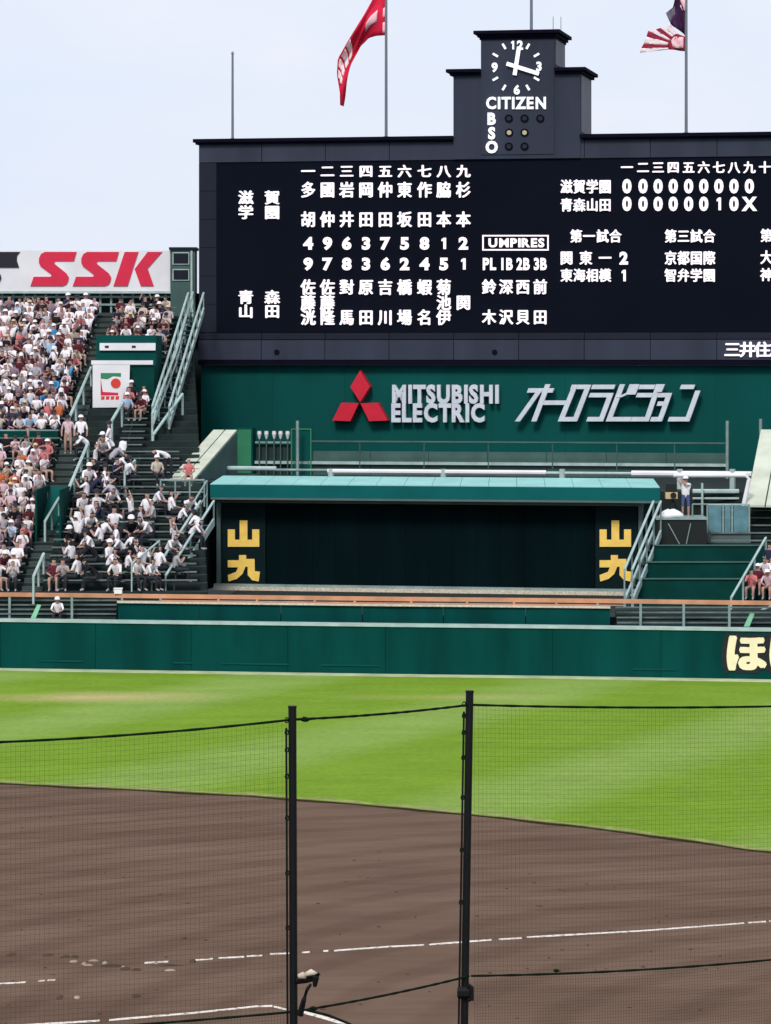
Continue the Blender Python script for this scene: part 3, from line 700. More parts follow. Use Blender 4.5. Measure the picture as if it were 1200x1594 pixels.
# ------------------------------------------------------------------ dark centre screen with roof
NS = -22.7
ey = thing('centre_screen', 'long dark backdrop screen under a teal roof with yellow characters', 'screen', fr(U(672, 917, NS)[0], NS, 2.1))
el = U(337, 850, NS)[0]; er = U(1000, 850, NS)[0]; ez0 = U(672, 917, NS)[1]; ez1 = U(672, 781, NS)[1]
ez0 = max(ez0, 2.16)
m_ = MB(fr); m_.box(el+.02, er-.02, NS+.3, NS+3.0, 2.1, ez1); m_.build('body', 'screen_side', ey)
s0 = U(413, 850, NS)[0]; s1 = U(925, 850, NS)[0]
nP = 14
for i in range(nP):
    m_ = MB(fr); m_.box(s0+(s1-s0)*i/nP+.004, s0+(s1-s0)*(i+1)/nP-.004, NS+.18, NS+.297, ez0, ez1-.12); m_.build('screen_panel', 'screen', ey)
for a, b in ((el+.22, s0-.03), (s1+.03, er-.22)):
    m_ = MB(fr); m_.box(a, b, NS+.12, NS+.297, ez0, ez1-.12); m_.build('side_panel', 'screen_side', ey)
for a in (el, er-.17):
    m_ = MB(fr); m_.box(a, a+.17, NS, NS+.299, 2.1, ez1-.003); m_.build('frame_post', 'frame', ey)
m_ = MB(fr); m_.box(el+.173, er-.173, NS+.02, NS+.295, ez1-.115, ez1-.003); m_.build('frame_beam', 'frame', ey)
m_ = MB(fr); m_.box(el-.05, er+.05, NS-.35, NS-.003, ez0-.14, ez0+.02); m_.build('sill', 'cloth', ey)
m_ = MB(fr); m_.box(el-.05, er+.05, NS-.30, NS-.01, ez0+.023, ez0+.12); m_.build('sill_rail', 'greysteel', ey)
nR = NS - .9
rl_, rr_ = U(327, 776, nR)[0], U(1027, 776, nR)[0]
f1 = U(672, 757, nR)[1]; f0 = U(672, 777, nR)[1]
m_ = MB(fr); m_.box(rl_, rr_, nR, nR+.25, f0, f1); m_.build('fascia', 'teal', ey)
m_ = MB(fr); m_.box(rl_+.03, rr_-.03, nR-.03, nR+.2, f0-.09, f0-.003); m_.build('gutter', 'frame', ey)
nb = NS + 1.9; bl, bz = U(347, 742, nb); br = U(1017, 748, nb)[0]; bz = U(672, 744, nb)[1]
nr_ = 16
for i in range(nr_):
    fa, fb = i/nr_, (i+1)/nr_; sh = .008
    A0 = rl_+(rr_-rl_)*fa+sh; A1 = rl_+(rr_-rl_)*fb-sh; B0 = bl+(br-bl)*fa+sh; B1 = bl+(br-bl)*fb-sh
    m_ = MB(fr); m_.add([(A0, nR, f1+.003), (A1, nR, f1+.003), (B1, nb, bz), (B0, nb, bz), (A0, nR, f1+.04), (A1, nR, f1+.04), (B1, nb, bz+.04), (B0, nb, bz+.04)],
        [(3,2,1,0),(4,5,6,7),(0,1,5,4),(1,2,6,5),(2,3,7,6),(3,0,4,7)]); m_.build('roof_sheet', 'cyan', ey)
m_ = MB(fr); m_.box(bl, br, nb+.01, nb+.2, ez1+.003, bz-.02); m_.build('roof_back', 'teal', ey)
m_ = MB(fr); m_.box(el-.05, er+.05, nR+.3, NS+1.8, f0-.02, f0+.05); m_.build('soffit', 'screen_side', ey)
def yama(px0):
    n = NS + .118
    m_ = MB(fr); q = lambda x, y: L(px0 + x, y, n)
    m_.face([q(0, 824), q(0, 851), q(49, 851), q(49, 824), q(38, 824), q(38, 840), q(30.5, 840), q(30.5, 810), q(18.5, 810), q(18.5, 840), q(11, 840), q(11, 824)], n-.06, n)
    m_.build('character', 'yellow', ey)
    m_ = MB(fr)
    m_.face([q(0, 872), q(0, 883), q(16, 883), q(13, 890), q(0, 895), q(1, 905), q(14, 901), q(23, 893), q(27.5, 882), q(31, 882), q(31, 895), q(38, 903), q(48, 905), q(50, 890), q(42, 889), q(41.5, 870), q(28.5, 870), q(28.5, 864), q(17.5, 864), q(17.5, 872)], n-.06, n)
    m_.build('character', 'yellow', ey)
yama(355); yama(933.5)

# ------------------------------------------------------------------ flagpoles and flags
def pole(lab, px, pytop, n, r_, zbase, up=0):
    u, zt_ = L(px, pytop, n)
    t = thing('flagpole', lab, 'flagpole', fr(u, n, zbase), 'flagpoles on top of the scoreboard')
    m_ = MB(fr); m_.tube([(u, n, zbase), (u, n, zt_ + up)], [r_, r_*.8], 8); m_.build('shaft', 'polegrey', t)
    m_ = MB(fr); m_.tube([(u, n, zbase), (u, n, zbase + .12)], r_*2, 8); m_.build('foot', 'cornice', t)
    m_ = MB(fr); m_.tube([(u, n, zt_+up), (u, n, zt_+up+.12)], [r_*1.3, r_*.5], 8); m_.build('cap', 'polegrey', t)
    return t
M['polegrey'] = mat('pole_grey', (.15, .17, .21), .5, var=.05)
ztop = zt + .17
pole('bare grey flagpole nearest the left end of the scoreboard', 362, 84, 1.5, .07, ztop)
pole('grey flagpole flying the red flag', 601, 0, 1.5, .08, ztop, 2.6)
pole('grey flagpole flying the purple and red rayed flag', 1068, 0, 1.5, .08, ztop, 2.2)
pole('grey flagpole rising from the clock tower', 827, 0, 1.7, .08, z_up + .16, 3)
for k, (px, lab) in enumerate(((861, 'left one of two thin short antennas on the clock tower'), (873, 'right one of two thin short antennas on the clock tower'))):
    u, z0 = L(px, 26, 2.5); m_ = MB(fr); m_.tube([(u, 2.5, z_up+.163), (u, 2.5, z0)], [.03, .02]); tag(m_.build('antenna', 'pale'), lab, 'antenna', 'antennas on the clock tower')
def interp(pl, s):
    d = [0]
    for i in range(len(pl)-1): d.append(d[-1] + math.dist(pl[i], pl[i+1]))
    t_ = s * d[-1]
    for i in range(len(pl)-1):
        if t_ <= d[i+1] + 1e-9:
            f = (t_-d[i])/(d[i+1]-d[i]); return (pl[i][0]+(pl[i+1][0]-pl[i][0])*f, pl[i][1]+(pl[i+1][1]-pl[i][1])*f)
    return pl[-1]
def cloth(up, lo, s0, s1, t0, t1, ns, nt_, off, name, m, parent, wave=.25, nn=1.5):
    m_ = MB(fr); vs = []; 
    for lay in (0, 1):
        for i in range(ns+1):
            for j in range(nt_+1):
                s_ = s0+(s1-s0)*i/ns; t_ = t0+(t1-t0)*j/nt_
                a, b = interp(up, s_), interp(lo, s_); x = a[0]+(b[0]-a[0])*t_; y = a[1]+(b[1]-a[1])*t_
                n = nn + wave*math.sin(s_*9+t_*5)*min(1, s_*4) + wave*.45*math.sin(t_*14+s_*6)*min(1, s_*4) - off + lay*.02
                u, z = L(x, y, nn); vs.append((u, n, z))
    K = (ns+1)*(nt_+1); fs = []
    for i in range(ns):
        for j in range(nt_):
            a = i*(nt_+1)+j; q = (a, a+1, a+nt_+2, a+nt_+1); fs.append(q); fs.append(tuple(K+k for k in q[::-1]))
    bd = [i*(nt_+1) for i in range(ns+1)] + [ns*(nt_+1)+j for j in range(1, nt_+1)] + [i*(nt_+1)+nt_ for i in range(ns-1, -1, -1)] + [j for j in range(nt_-1, 0, -1)]
    for i in range(len(bd)): a, b = bd[i], bd[(i+1) % len(bd)]; fs.append((a, b, K+b, K+a))
    m_.add(vs, fs); return m_.build(name, m, parent, smooth=True)
fl = thing('red_flag', 'red flag with pale lettering drooping left of its pole', 'flag', fr(L(600, 55, 1.5)[0], 1.5, L(600, 55, 1.5)[1]))
up1 = [(600, -75), (580, -5), (566, 25), (553, 48), (535, 78), (526, 92), (523.5, 116), (528, 145), (531, 164)]
lo1 = [(600, 55), (585, 56), (573, 59), (560, 71), (554, 85), (548, 100), (543, 122), (537, 148), (532.5, 165)]
cloth(up1, lo1, 0, 1, 0, 1, 40, 12, 0, 'flag_cloth', 'redflag', fl)
cloth(up1, lo1, .10, .26, .62, .80, 6, 4, .03, 'pale_print', 'pinkprint', fl)
for s_ in (.56, .63, .70, .77): cloth(up1, lo1, s_, s_+.055, .08, .62, 5, 5, .03, 'pale_print', 'whitecloth', fl)
cloth(up1, lo1, 0, .03, .66, .78, 3, 3, .03, 'pale_print', 'pinkprint', fl); cloth(up1, lo1, 0, .03, .84, .97, 3, 3, .03, 'pale_print', 'pinkprint', fl)
fl = thing('rayed_flag', 'purple flag with red and white rays left of its pole', 'flag', fr(L(1066, 79, 1.5)[0], 1.5, L(1066, 79, 1.5)[1]))
cloth([(1067, -70), (1055, -30), (1050, 2), (1046, 15), (1043, 36)], [(1067, 57), (1063, 52), (1058, 48), (1052, 44), (1046, 40)], 0, 1, 0, 1, 14, 8, 0, 'flag_cloth', 'purple', fl, .12)
cloth([(1050, 8), (1044, 14), (1036, 20)], [(1052, 36), (1047, 36), (1042, 34)], 0, 1, 0, 1, 6, 4, -.06, 'grey_fold', 'greycloth', fl, .05)
cloth([(1067, -4), (1060, -2), (1059, 8)], [(1067, 19), (1063, 17), (1060, 14)], 0, 1, 0, 1, 5, 4, .10, 'pale_print', 'pinkprint', fl, .12)
arc_in = [(1052, 52), (1046, 54), (1044, 57), (1043, 62), (1041, 67), (1042, 72), (1042, 76)]
RAY = [((1042, 36), (1055, 55)), ((1037, 44), (1050, 57)), ((1028, 43.5), (1047, 59)), ((1020, 46), (1045, 62)), ((1009, 48), (1042, 64)), ((1006, 57), (1041, 66)), ((1002, 68), (1040, 71)), ((998, 75), (1040, 74)), ((996, 82), (1042, 77))]
for i in range(len(RAY)-1):
    (o0, i0), (o1, i1) = RAY[i], RAY[i+1]
    cloth([i0, o0], [i1, o1], 0, 1, 0, 1, 6, 3, .0, 'ray', 'wine' if i % 2 == 0 and i else 'whitecloth', fl, .03)
cloth([(1066, 57), (1053, 52), (1043, 60), (1040, 66)], [(1066, 80), (1060, 79.5), (1050, 78), (1040, 77)], 0, 1, 0, 1, 8, 5, .04, 'hub_cloth', 'wine', fl, .06)
cloth([(1064, 58), (1049, 57.5), (1045, 63)], [(1064, 75), (1058, 76), (1047, 74)], 0, 1, 0, 1, 6, 4, .1, 'pale_print', 'pinkprint', fl, .06)

# ------------------------------------------------------------------ left stand: terraces, benches, aisles
Y0, RUN, NROW = 133.0, .85, 42
def zrow(k): return 2.84 + .32 * RUN * k
def xr(y): return -6.95 - (y - 133) * .075
AIS1 = (-14.25, -13.35)
st = thing('left_stand', 'steep dark bleacher stand left of the screen, packed with rows of benches', 'grandstand', (-13, 133, 0))
for k in range(NROW):
    y = Y0 + RUN * k
    m_ = MB(); m_.quadbox([(-26, y-.45), (xr(y), y-.45), (xr(y), y-.45+RUN-.004), (-26, y-.45+RUN-.004)], -.03, zrow(k)); m_.build('terrace_step', 'concrete_dark', st)
    zz = zrow(k) + .40
    def bench(a, b):
        m_ = MB(); m_.box(a, b, y-.14, y+.12, zz, zz+.05); o_ = m_.build('bench', 'bench', st)
        m_ = MB(); x = a + .3
        while x < b: m_.box(x-.03, x+.03, y-.06, y+.06, zrow(k)+.002, zz-.003); x += 1.2
        m_.build('bench_support', 'bench_dark', o_)['kind'] = 'stuff'
    bench(-26, AIS1[0])
    if 18 <= k <= 30: bench(-11.6 + (.0 if k < 24 else 0), -10.6)
    elif k < 18: bench(AIS1[1], xr(y) - .9 if k > 6 else xr(y) - .4)
    else: bench(AIS1[1], -10.3)
# aisle steps
m_ = MB()
for k in range(NROW):
    for j in (0, 1):
        y = Y0 + RUN * k + j * RUN/2 - .45; m_.box(AIS1[0]+.05, AIS1[1]-.05, y, y + RUN/2 - .01, zrow(k) + .003 - (0 if not j else 0), zrow(k) + .03 + j*.136)
m_.build('aisle_steps', 'concrete', st)
# front rows seen under the rail
for (x0, x1) in ((-24, -10.45), (8.75, 15.5)):
    ft = thing('front_bench_block', 'low dark benches with pale slats seen under the orange rail at %s' % ('left' if x0 < 0 else 'right'), 'benches', ((x0+x1)/2, 130.5, 0), 'bench blocks under the orange rail')
    for k in range(4):
        yy = (132.22 if x0 < 0 else 128.65) + k*(.08 if x0 < 0 else .3); zz = 1.98 + k*.17 - (0 if x0 < 0 else .06)
        m_ = MB(); m_.box(x0, x1, yy, yy+(.076 if x0 < 0 else .296), 0, zz - .08); m_.build('terrace_step', 'bench_dark', ft)
        m_ = MB(); m_.box(x0, x1, yy-.06, yy+.02, zz, zz+.055); m_.build('slat', 'bench', ft)

def rail(lab, ends, h=.95, n_post=4, mm='pale', name='handrail', mid=True, r_=.045, base=None):
    """ends: foot points along the slope; posts stand on them"""
    t = thing(name, lab, 'handrail', ends[0], 'handrails on the stands')
    P = [Vector(p) for p in ends]
    m_ = MB(); m_.tube([tuple(p + Vector((0, 0, h))) for p in P], r_, 6); m_.build('top_rail', mm, t)
    if mid: m_ = MB(); m_.tube([tuple(p + Vector((0, 0, h*.5))) for p in P], r_*.7, 6); m_.build('mid_rail', mm, t)
    for i in range(n_post):
        f = i/(n_post-1) if n_post > 1 else 0; g_ = f*(len(P)-1); a = min(int(g_), len(P)-2); p = P[a].lerp(P[a+1], g_-a)
        m_ = MB(); m_.tube([tuple(p - Vector((0, 0, .1))), tuple(p + Vector((0, 0, h)))], r_*.8, 6); m_.build('post', mm, t)
    return t
def SP(px, py, h=.95): x, y, z = S(px, py, h); return (x, y, z - h)      # foot of a rail whose top is seen at px,py
rail('pale handrail at the left of the banner with the orange mark', [SP(142, 572), SP(106, 655)], n_post=4, mid=False, r_=.07)
rail('pale handrail right below the banner with the orange mark', [SP(190, 628), SP(174, 655)], n_post=2, mid=False, r_=.07)
rail('pale handrail beside the aisle below the standing man in white', [SP(137, 690), SP(104, 768)], n_post=4, mid=False, r_=.07)
rail('short pale handrail in the middle of the white shirted block', [SP(210, 717), SP(194, 735)], n_post=2, mid=False, r_=.06)
rail('pale handrail along the green aisle well', [SP(92, 775), SP(70, 812)], n_post=3, mid=False, r_=.06)
rail('pale handrail lowest beside the green aisle well', [SP(68, 862), SP(52, 898)], n_post=3, mid=False, r_=.06)
# stair with rails beside the scoreboard
def stair(lab, bottom, top, w_, hgt, group='steel stairs beside the screen and the board', rails=True):
    t = thing('steel_stair', lab, 'staircase', bottom, group)
    b, p = Vector(bottom), Vector(top)
    for s_ in (0, 1):
        o_ = Vector((w_*s_, 0, 0)); m_ = MB()
        d = (p-b); nrm = Vector((0, 0, 1))
        a0, a1 = b + o_, p + o_
        m_.add([tuple(a0+Vector((-.04, 0, 0))), tuple(a0+Vector((.04, 0, 0))), tuple(a1+Vector((.04, 0, 0))), tuple(a1+Vector((-.04, 0, 0)))] +
               [tuple(a0+Vector((-.04, 0, .3))), tuple(a0+Vector((.04, 0, .3))), tuple(a1+Vector((.04, 0, .3))), tuple(a1+Vector((-.04, 0, .3)))],
               [(3,2,1,0),(4,5,6,7),(0,1,5,4),(1,2,6,5),(2,3,7,6),(3,0,4,7)])
        m_.build('stringer', 'pale', t)
        if rails:
            m_ = MB(); m_.tube([tuple(a0+Vector((0, 0, hgt))), tuple(a1+Vector((0, 0, hgt)))], .055); m_.build('handrail', 'pale', t)
            k = max(3, int(d.length/1.6))
            for i in range(k+1):
                q = a0.lerp(a1, i/k); m_ = MB(); m_.tube([tuple(q+Vector((0, 0, .1))), tuple(q+Vector((0, 0, hgt)))], .035); m_.build('post', 'greysteel', t)
    k = int(d.z/.22)
    for i in range(k):
        q = b.lerp(p, (i+.5)/k); m_ = MB(); m_.box(q.x+.04, q.x+w_-.04, q.y-.13, q.y+.13, q.z+.12, q.z+.155); m_.build('tread', 'hoodside', t)
    return t
def RAYP(px, py, y): return ((px-600)/F*y, y, CAMZ+(HZ-py)/F*y)
stair('long pale steel stair climbing along the left edge of the scoreboard', RAYP(237, 668, 151), RAYP(293, 488, 166.5), .75, 1.0)
stair('pale steel stair climbing beside the left end of the dark screen', RAYP(236, 936, 133.2), RAYP(312, 818, 140), .55, 1.0)
stair('pale steel stair standing in front of the right end of the dark screen', RAYP(972, 945, 132.2), RAYP(1017, 836, 139.0), .30, 1.45)
rail('tall pale rail rising left of the board stair', [SP(237, 645, 1.1), SP(275, 545, 1.1), SP(300, 455, 1.1)], h=1.1, n_post=9, mid=True, r_=.06)
rail('short pale rail above the cream stair hood', [RAYP(238, 720, 150), RAYP(284, 655, 153)], h=1.2, n_post=3, mid=False, r_=.07)
rail('grey rail with uprights at the foot of the stand by the screen', [SP(205, 878, 1.2), SP(248, 842, 1.2)], h=1.2, n_post=4, r_=.04)
rail('level grey rail on the landing left of the teal roof', [RAYP(250, 785, 141), RAYP(318, 785, 141.5)], h=1.0, n_post=4, r_=.045, mm='greysteel')
rail('grey rail climbing to the left corner of the teal roof', [RAYP(285, 850, 139), RAYP(322, 790, 141)], h=1.1, n_post=3, r_=.045, mm='greysteel')

# small enclosure of the stair hood
def hood(lab, px0, px1, pyb, pyt, n0, n1, mirror=False):
    u0 = U(px0, pyb, n0)[0]; u1 = U(px1, pyb, n0)[0]; z0 = U(px0, pyb, n0)[1]; z1 = U(px0, pyt, n1)[1]
    t = thing('stair_hood', lab, 'stair cover', fr((u0+u1)/2, n0, z0), 'sloping stair covers either side of the screen')
    m_ = MB(fr)
    m_.add([(u0, n0, z0), (u1, n0, z0), (u1, n1, z0), (u0, n1, z0), (u1, n1, z1), (u0, n1, z1)], [(0,1,2,3), (0,1,4,5), (1,2,4), (0,5,3), (2,3,5,4)])
    m_.build('body', 'hoodside', t)
    for i in range(2):
        a = u0+(u1-u0)*i/2+.03; b = u0+(u1-u0)*(i+1)/2-.03
        m_ = MB(fr); m_.add([(a, n0, z0+.02), (b, n0, z0+.02), (b, n1, z1+.02), (a, n1, z1+.02), (a, n0, z0+.1), (b, n0, z0+.1), (b, n1, z1+.1), (a, n1, z1+.1)],
            [(3,2,1,0),(4,5,6,7),(0,1,5,4),(1,2,6,5),(2,3,7,6),(3,0,4,7)]); m_.build('roof_panel', 'palecream', t)
    return t
hood('cream sloping stair cover above the left end of the teal roof', 262, 302, 750, 672, -22.9, -15.2)
hood('pale stair cover at the right edge beside the white pipe frame', 1160, 1222, 790, 672, -22, -15)
# landing under left hood
m_ = MB(fr); a = U(248, 750, -23)[0]; b = U(318, 750, -23)[0]; m_.box(a, b, -23.6, -12, 2.1, U(290, 751, -23)[1]); tag(m_.build('landing_block', 'bench_dark'), 'dark landing block beneath the cream stair cover', 'landing')

# advertising boards behind the top row
NB = None
YS = 169.6
def WQ(px, py, y=YS): return ((px-600)/F*y, CAMZ+(HZ-py)/F*y)
sg = thing('red_letter_billboard', 'white billboard with big slanted red letters above the top row', 'billboard', (-13.5, YS, 14))
x0, z1 = WQ(-250, 390); x1, z0 = WQ(265, 453)
xm = WQ(8, 400)[0]
m_ = MB(); m_.box(WQ(-120, 390)[0], x1, YS, YS+.3, z0, z1); m_.build('board', 'white', sg)
m_ = MB(); m_.box(WQ(-120, 390)[0]-.05, x1+.05, YS-.04, YS+.34, z0-.12, z0-.003); m_.build('lower_trim', 'pale', sg)
def poly_wd(pts, y0, y1, m, nm, par):
    m_ = MB(); m_.face([WQ(0 + x/3.75, 370 + y/3.75, YS) for x, y in pts], y0, y1); m_.build(nm, m, par)
S_ = [(262, 83), (447, 83), (432, 137), (325, 137), (316, 143), (322, 156), (388, 208), (402, 232), (398, 256), (386, 275), (365, 283), (178, 283), (197, 228), (296, 228), (302, 220), (294, 210), (238, 168), (228, 148), (228, 120), (240, 95)]
poly_wd(S_, YS-.05, YS-.003, 'redsign', 'letter', sg); poly_wd([(x+247, y) for x, y in S_], YS-.05, YS-.003, 'redsign', 'letter', sg)
poly_wd([(728, 83), (808, 83), (776, 183), (745, 283), (662, 283)], YS-.05, YS-.003, 'redsign', 'letter', sg)
poly_wd([(862, 83), (947, 83), (862, 180), (898, 283), (822, 283), (786, 183)], YS-.048, YS-.003, 'redsign', 'letter', sg)
poly_wd([(-200, 83), (118, 83), (100, 105), (98, 130), (104, 150), (112, 175), (-200, 175)], YS-.05, YS-.003, 'black', 'black_mark', sg)
poly_wd([(-30, 205), (-5, 205), (5, 220), (8, 236), (3, 252), (-8, 265), (-30, 265)], YS-.05, YS-.003, 'black', 'black_mark', sg)
# framing under the board
m_ = thing('billboard_framework', 'grey steel framework under the red lettered billboard', 'framework', (-14, YS+.5, 12))
for px in range(-100, 270, 17):
    x = WQ(px, 460)[0]; q = MB(); q.box(x-.05, x+.05, YS+.36, YS+.46, 0, z0+.5); q.build('upright', 'greysteel', m_)
for py in (462, 474, 492):
    q = MB(); a = WQ(-110, py); b = WQ(285, py); q.box(a[0], b[0], YS+.30, YS+.357, a[1]-.05, a[1]+.05); q.build('cross_rail', 'greysteel', m_)
bk = MB(); bk.box(WQ(-120, 500)[0], WQ(314, 500)[0], YS+1.2, YS+1.5, 0, WQ(0, 456)[1]); tag(bk.build('rear_wall', 'concrete_dark'), 'dark rear wall behind the top row of the stand', 'wall')
# booth
bt = thing('glazed_booth', 'small grey glazed booth between the billboard and the scoreboard', 'booth', ((283-600)/F*YS, YS-.2, 12))
x0 = WQ(266, 400)[0]; x1 = WQ(304, 400)[0]; zz1 = WQ(0, 386)[1]; zz0 = WQ(0, 455)[1]
m_ = MB(); m_.box(x0, x1, YS-.2, YS+1.6, zz0-1.6, zz1-.1); m_.build('body', 'hoodside', bt)
m_ = MB(); m_.box(x0-.08, x1+.08, YS-.3, YS+1.7, zz1-.1, zz1+.03); m_.build('roof', 'navy', bt)
for (a, b, c, d) in ((269, 295, 393, 412), (269, 295, 419, 437)):
    m_ = MB(); m_.box(WQ(a, 0)[0], WQ(b, 0)[0], YS-.26, YS-.203, WQ(0, d)[1], WQ(0, c)[1]); f_ = m_.build('window_frame', 'pale', bt)
    m_ = MB(); m_.box(WQ(a+1.5, 0)[0], WQ(b-1.5, 0)[0], YS-.28, YS-.263, WQ(0, d-1.5)[1], WQ(0, c+1.5)[1]); m_.build('pane', 'navy', f_)
m_ = MB(); m_.box(WQ(297, 0)[0], WQ(300, 0)[0], YS-.27, YS-.205, zz0-1, zz1-.15); m_.build('corner_post', 'pale', bt)

# vomitory box with boards on it
vb = thing('entrance_well', 'green walled entrance well in the upper stand with white name boards', 'stand entrance', S(190, 640))
def SW(px, py, y): return ((px-600)/F*y, CAMZ+(HZ-py)/F*y)
yv = 155.55
a, b = SW(150, 0, yv)[0], SW(243, 0, yv)[0]
m_ = MB(); m_.box(a, b, yv, yv+4.2, 8, SW(0, 522, yv)[1]); m_.build('wall', 'green', vb)
for (p0, p1, q0, q1, yy) in ((155, 242, 534, 545.5, yv-.12), (142, 238, 561, 567.5, yv-1.2)):
    A = SW(p0, q1, yy); B = SW(p1, q0, yy); m_ = MB(); m_.box(A[0], B[0], yy, yy+.1, A[1], B[1]); m_.build('name_board', 'white', vb)
m_ = MB(); A = SW(150, 600, yv-1.1); B = SW(240, 569, yv-1.1); m_.box(A[0], B[0], yv-1.08, yv-.003, 7.4, B[1]); m_.build('lower_wall', 'green_step', vb)
for px in (166, 208):
    A = SW(px-3, 541.5, yv-.2); B = SW(px+3, 538, yv-.2); m_ = MB(); m_.box(A[0], B[0], yv-.14, yv-.123, A[1], B[1]); m_.build('small_mark', 'black', vb)
bn = thing('logo_banner', 'white hanging banner with green corner and red disc', 'banner', S(172, 640))
yb_ = yv - 1.35
def BQ(x, y): return SW(x/3.75, 370+y/3.75, yb_)
def bpoly(pts, m, nm, k):
    m_ = MB(); m_.face([BQ(x, y) for x, y in pts], yb_-.02-.012*k, yb_-.008-.012*(k-1) if k else yb_); m_.build(nm, m, bn)
bpoly([(541, 742), (758, 742), (752, 990), (541, 992)], 'white', 'sheet', 0)
bpoly([(588, 790), (706, 790), (706, 812), (660, 808), (628, 826), (588, 822)], 'leaf', 'green_corner', 1)
bpoly([(588, 822), (600, 900), (690, 905), (690, 920), (588, 920)], 'redsign', 'red_frame', 1)
bpoly([(676+27*math.cos(i*.4488), 852+27*math.sin(i*.4488)) for i in range(14)], 'orangered', 'red_disc', 2) if False else None
M['orangered'] = mat('orange_red_print', (.62, .045, .03), .6, var=.05)
bpoly([(676+29*math.cos(i*.4488), 850+29*math.sin(i*.4488)) for i in range(14)], 'orangered', 'red_disc', 2)
for i in range(4): bpoly([(592+i*28, 925), (612+i*28, 925), (608+i*28, 945), (590+i*28, 945)], 'orangered', 'red_print', 1)
# green aisle well
aw = thing('aisle_well', 'green sided aisle well beside the stairs in the lower stand', 'stand entrance', S(90, 850))
A = S(112, 775); B = S(75, 850)
m_ = MB(); m_.box(A[0]-1.0, A[0]-.92, B[1], A[1], B[2]-.8, A[2]+.55); m_.build('side_wall', 'green_step', aw)
m_ = MB(); m_.box(A[0]-.02, A[0]+.06, B[1], A[1], B[2]-.8, A[2]+.55); m_.build('side_wall', 'green_step', aw)
m_ = MB(); x0, x1 = A[0]-.918, A[0]-.022; z0, z1 = B[2]-.1, A[2]+.42
m_.add([(x0, B[1], z0), (x1, B[1], z0), (x1, A[1], z1), (x0, A[1], z1), (x0, B[1], z0+.06), (x1, B[1], z0+.06), (x1, A[1], z1+.06), (x0, A[1], z1+.06)], [(3,2,1,0),(4,5,6,7),(0,1,5,4),(1,2,6,5),(2,3,7,6),(3,0,4,7)])
m_.build('sloping_cover', 'green', aw)
# dark seats barrier under the white shirts
for (p0, p1, q, lab) in ((105, 240, 842, 'dark barrier board crossing the stand below the white shirted block'),):
    x0, y, z = S(p0, q); x1 = S(p1, q)[0]
    t = thing('barrier_board', lab, 'barrier', (x0, y, z)); m_ = MB(); m_.box(x0, x1, y-.1, y, z-.2, z+.75); m_.build('board', 'bench_dark', t)
    m_ = MB(); m_.box(x0, x1, y-.13, y+.03, z+.753, z+.81); m_.build('top_rail', 'greysteel', t)

# ------------------------------------------------------------------ right stand
gs = thing('covered_steps', 'three broad dark green covered steps right of the screen', 'steps', (13, 133, 0))
lines = [(985, 1152, 927, 134.3), (993, 1158, 902, 135.6), (1003, 1174, 876, 137.0), (1018, 1192, 850, 138.4)]
for i in range(3):
    l0, r0, p0, y0 = lines[i]; l1, r1, p1, y1 = lines[i+1]
    z0 = RAYP(0, p0, y0)[2]; z1 = RAYP(0, p1, y0)[2]
    xa = (l1-600)/F*y0 - .3*(0); xb = (r1-600)/F*y0
    m_ = MB(); m_.quadbox([(xa, y0), (xb, y0), (xb+.3, y1-.003), (xa+.3, y1-.003)], 2.0 if i == 0 else 2.0, z1); m_.build('step', 'green_step', gs)
    m_ = MB(); m_.quadbox([(xa, y0-.06), (xb, y0-.06), (xb, y0+.1), (xa, y0+.1)], z1+.002, z1+.05); m_.build('edge_trim', 'hoodside', gs)
pl_ = thing('camera_platform', 'black draped platform at the right with scaffold rail on top', 'platform', RAYP(1060, 850, 139))
yP = 139.0
A = RAYP(1023, 849, yP); B = RAYP(1100, 806, yP)
m_ = MB(); m_.box(A[0], B[0], yP, yP+2.4, 2.1, B[2]-.08); m_.build('drape', 'bag', pl_)
m_ = MB(); m_.box(A[0]-.05, B[0]+.05, yP-.05, yP+2.45, B[2]-.078, B[2]); m_.build('deck', 'greysteel', pl_)
for (a, b) in ((1040, 1058), (1075, 1068)):
    m_ = MB(); m_.tube([RAYP(a, 815, yP-.06), RAYP(b, 848, yP-.06)], .025); m_.build('brace', 'greysteel', pl_)
for px in (1078, 1101):
    m_ = MB(); x = (px-600)/F*yP; m_.tube([(x, yP+.05, B[2]), (x, yP+.05, B[2]+.55)], .03); m_.build('rail_post', 'greysteel', pl_)
m_ = MB(); m_.tube([((1078-600)/F*yP, yP+.05, B[2]+.55), ((1101-600)/F*yP, yP+.05, B[2]+.55)], .03); m_.build('rail', 'greysteel', pl_)
DECK = B[2]
cmr = thing('broadcast_camera', 'covered camera on a tripod beside the man in the pale shirt', 'camera', ((1050-600)/F*139.8, 139.8, DECK))
cxw = (1047-600)/F*139.8
for a in (0, 2.1, 4.2):
    m_ = MB(); m_.tube([(cxw+.3*math.cos(a), 139.8+.3*math.sin(a), DECK), (cxw, 139.8, DECK+.75)], .03); m_.build('leg', 'bag', cmr)
m_ = MB(); m_.box(cxw-.3, cxw+.18, 139.55, 140.05, DECK+.75, DECK+1.02); m_.build('body', 'straw', cmr)
m_ = MB(); m_.box(cxw-.28, cxw+.16, 139.6, 140.0, DECK+1.023, DECK+1.36); m_.build('hood', 'bag', cmr)
m_ = MB(); m_.tube([(cxw-.02, 139.55, DECK+.9), (cxw-.02, 139.2, DECK+.9)], [.1, .13], 10); m_.build('lens', 'bag', cmr)
m_ = MB()
cxw2 = (1045-600)/F*139.3
vs = []; K = 10
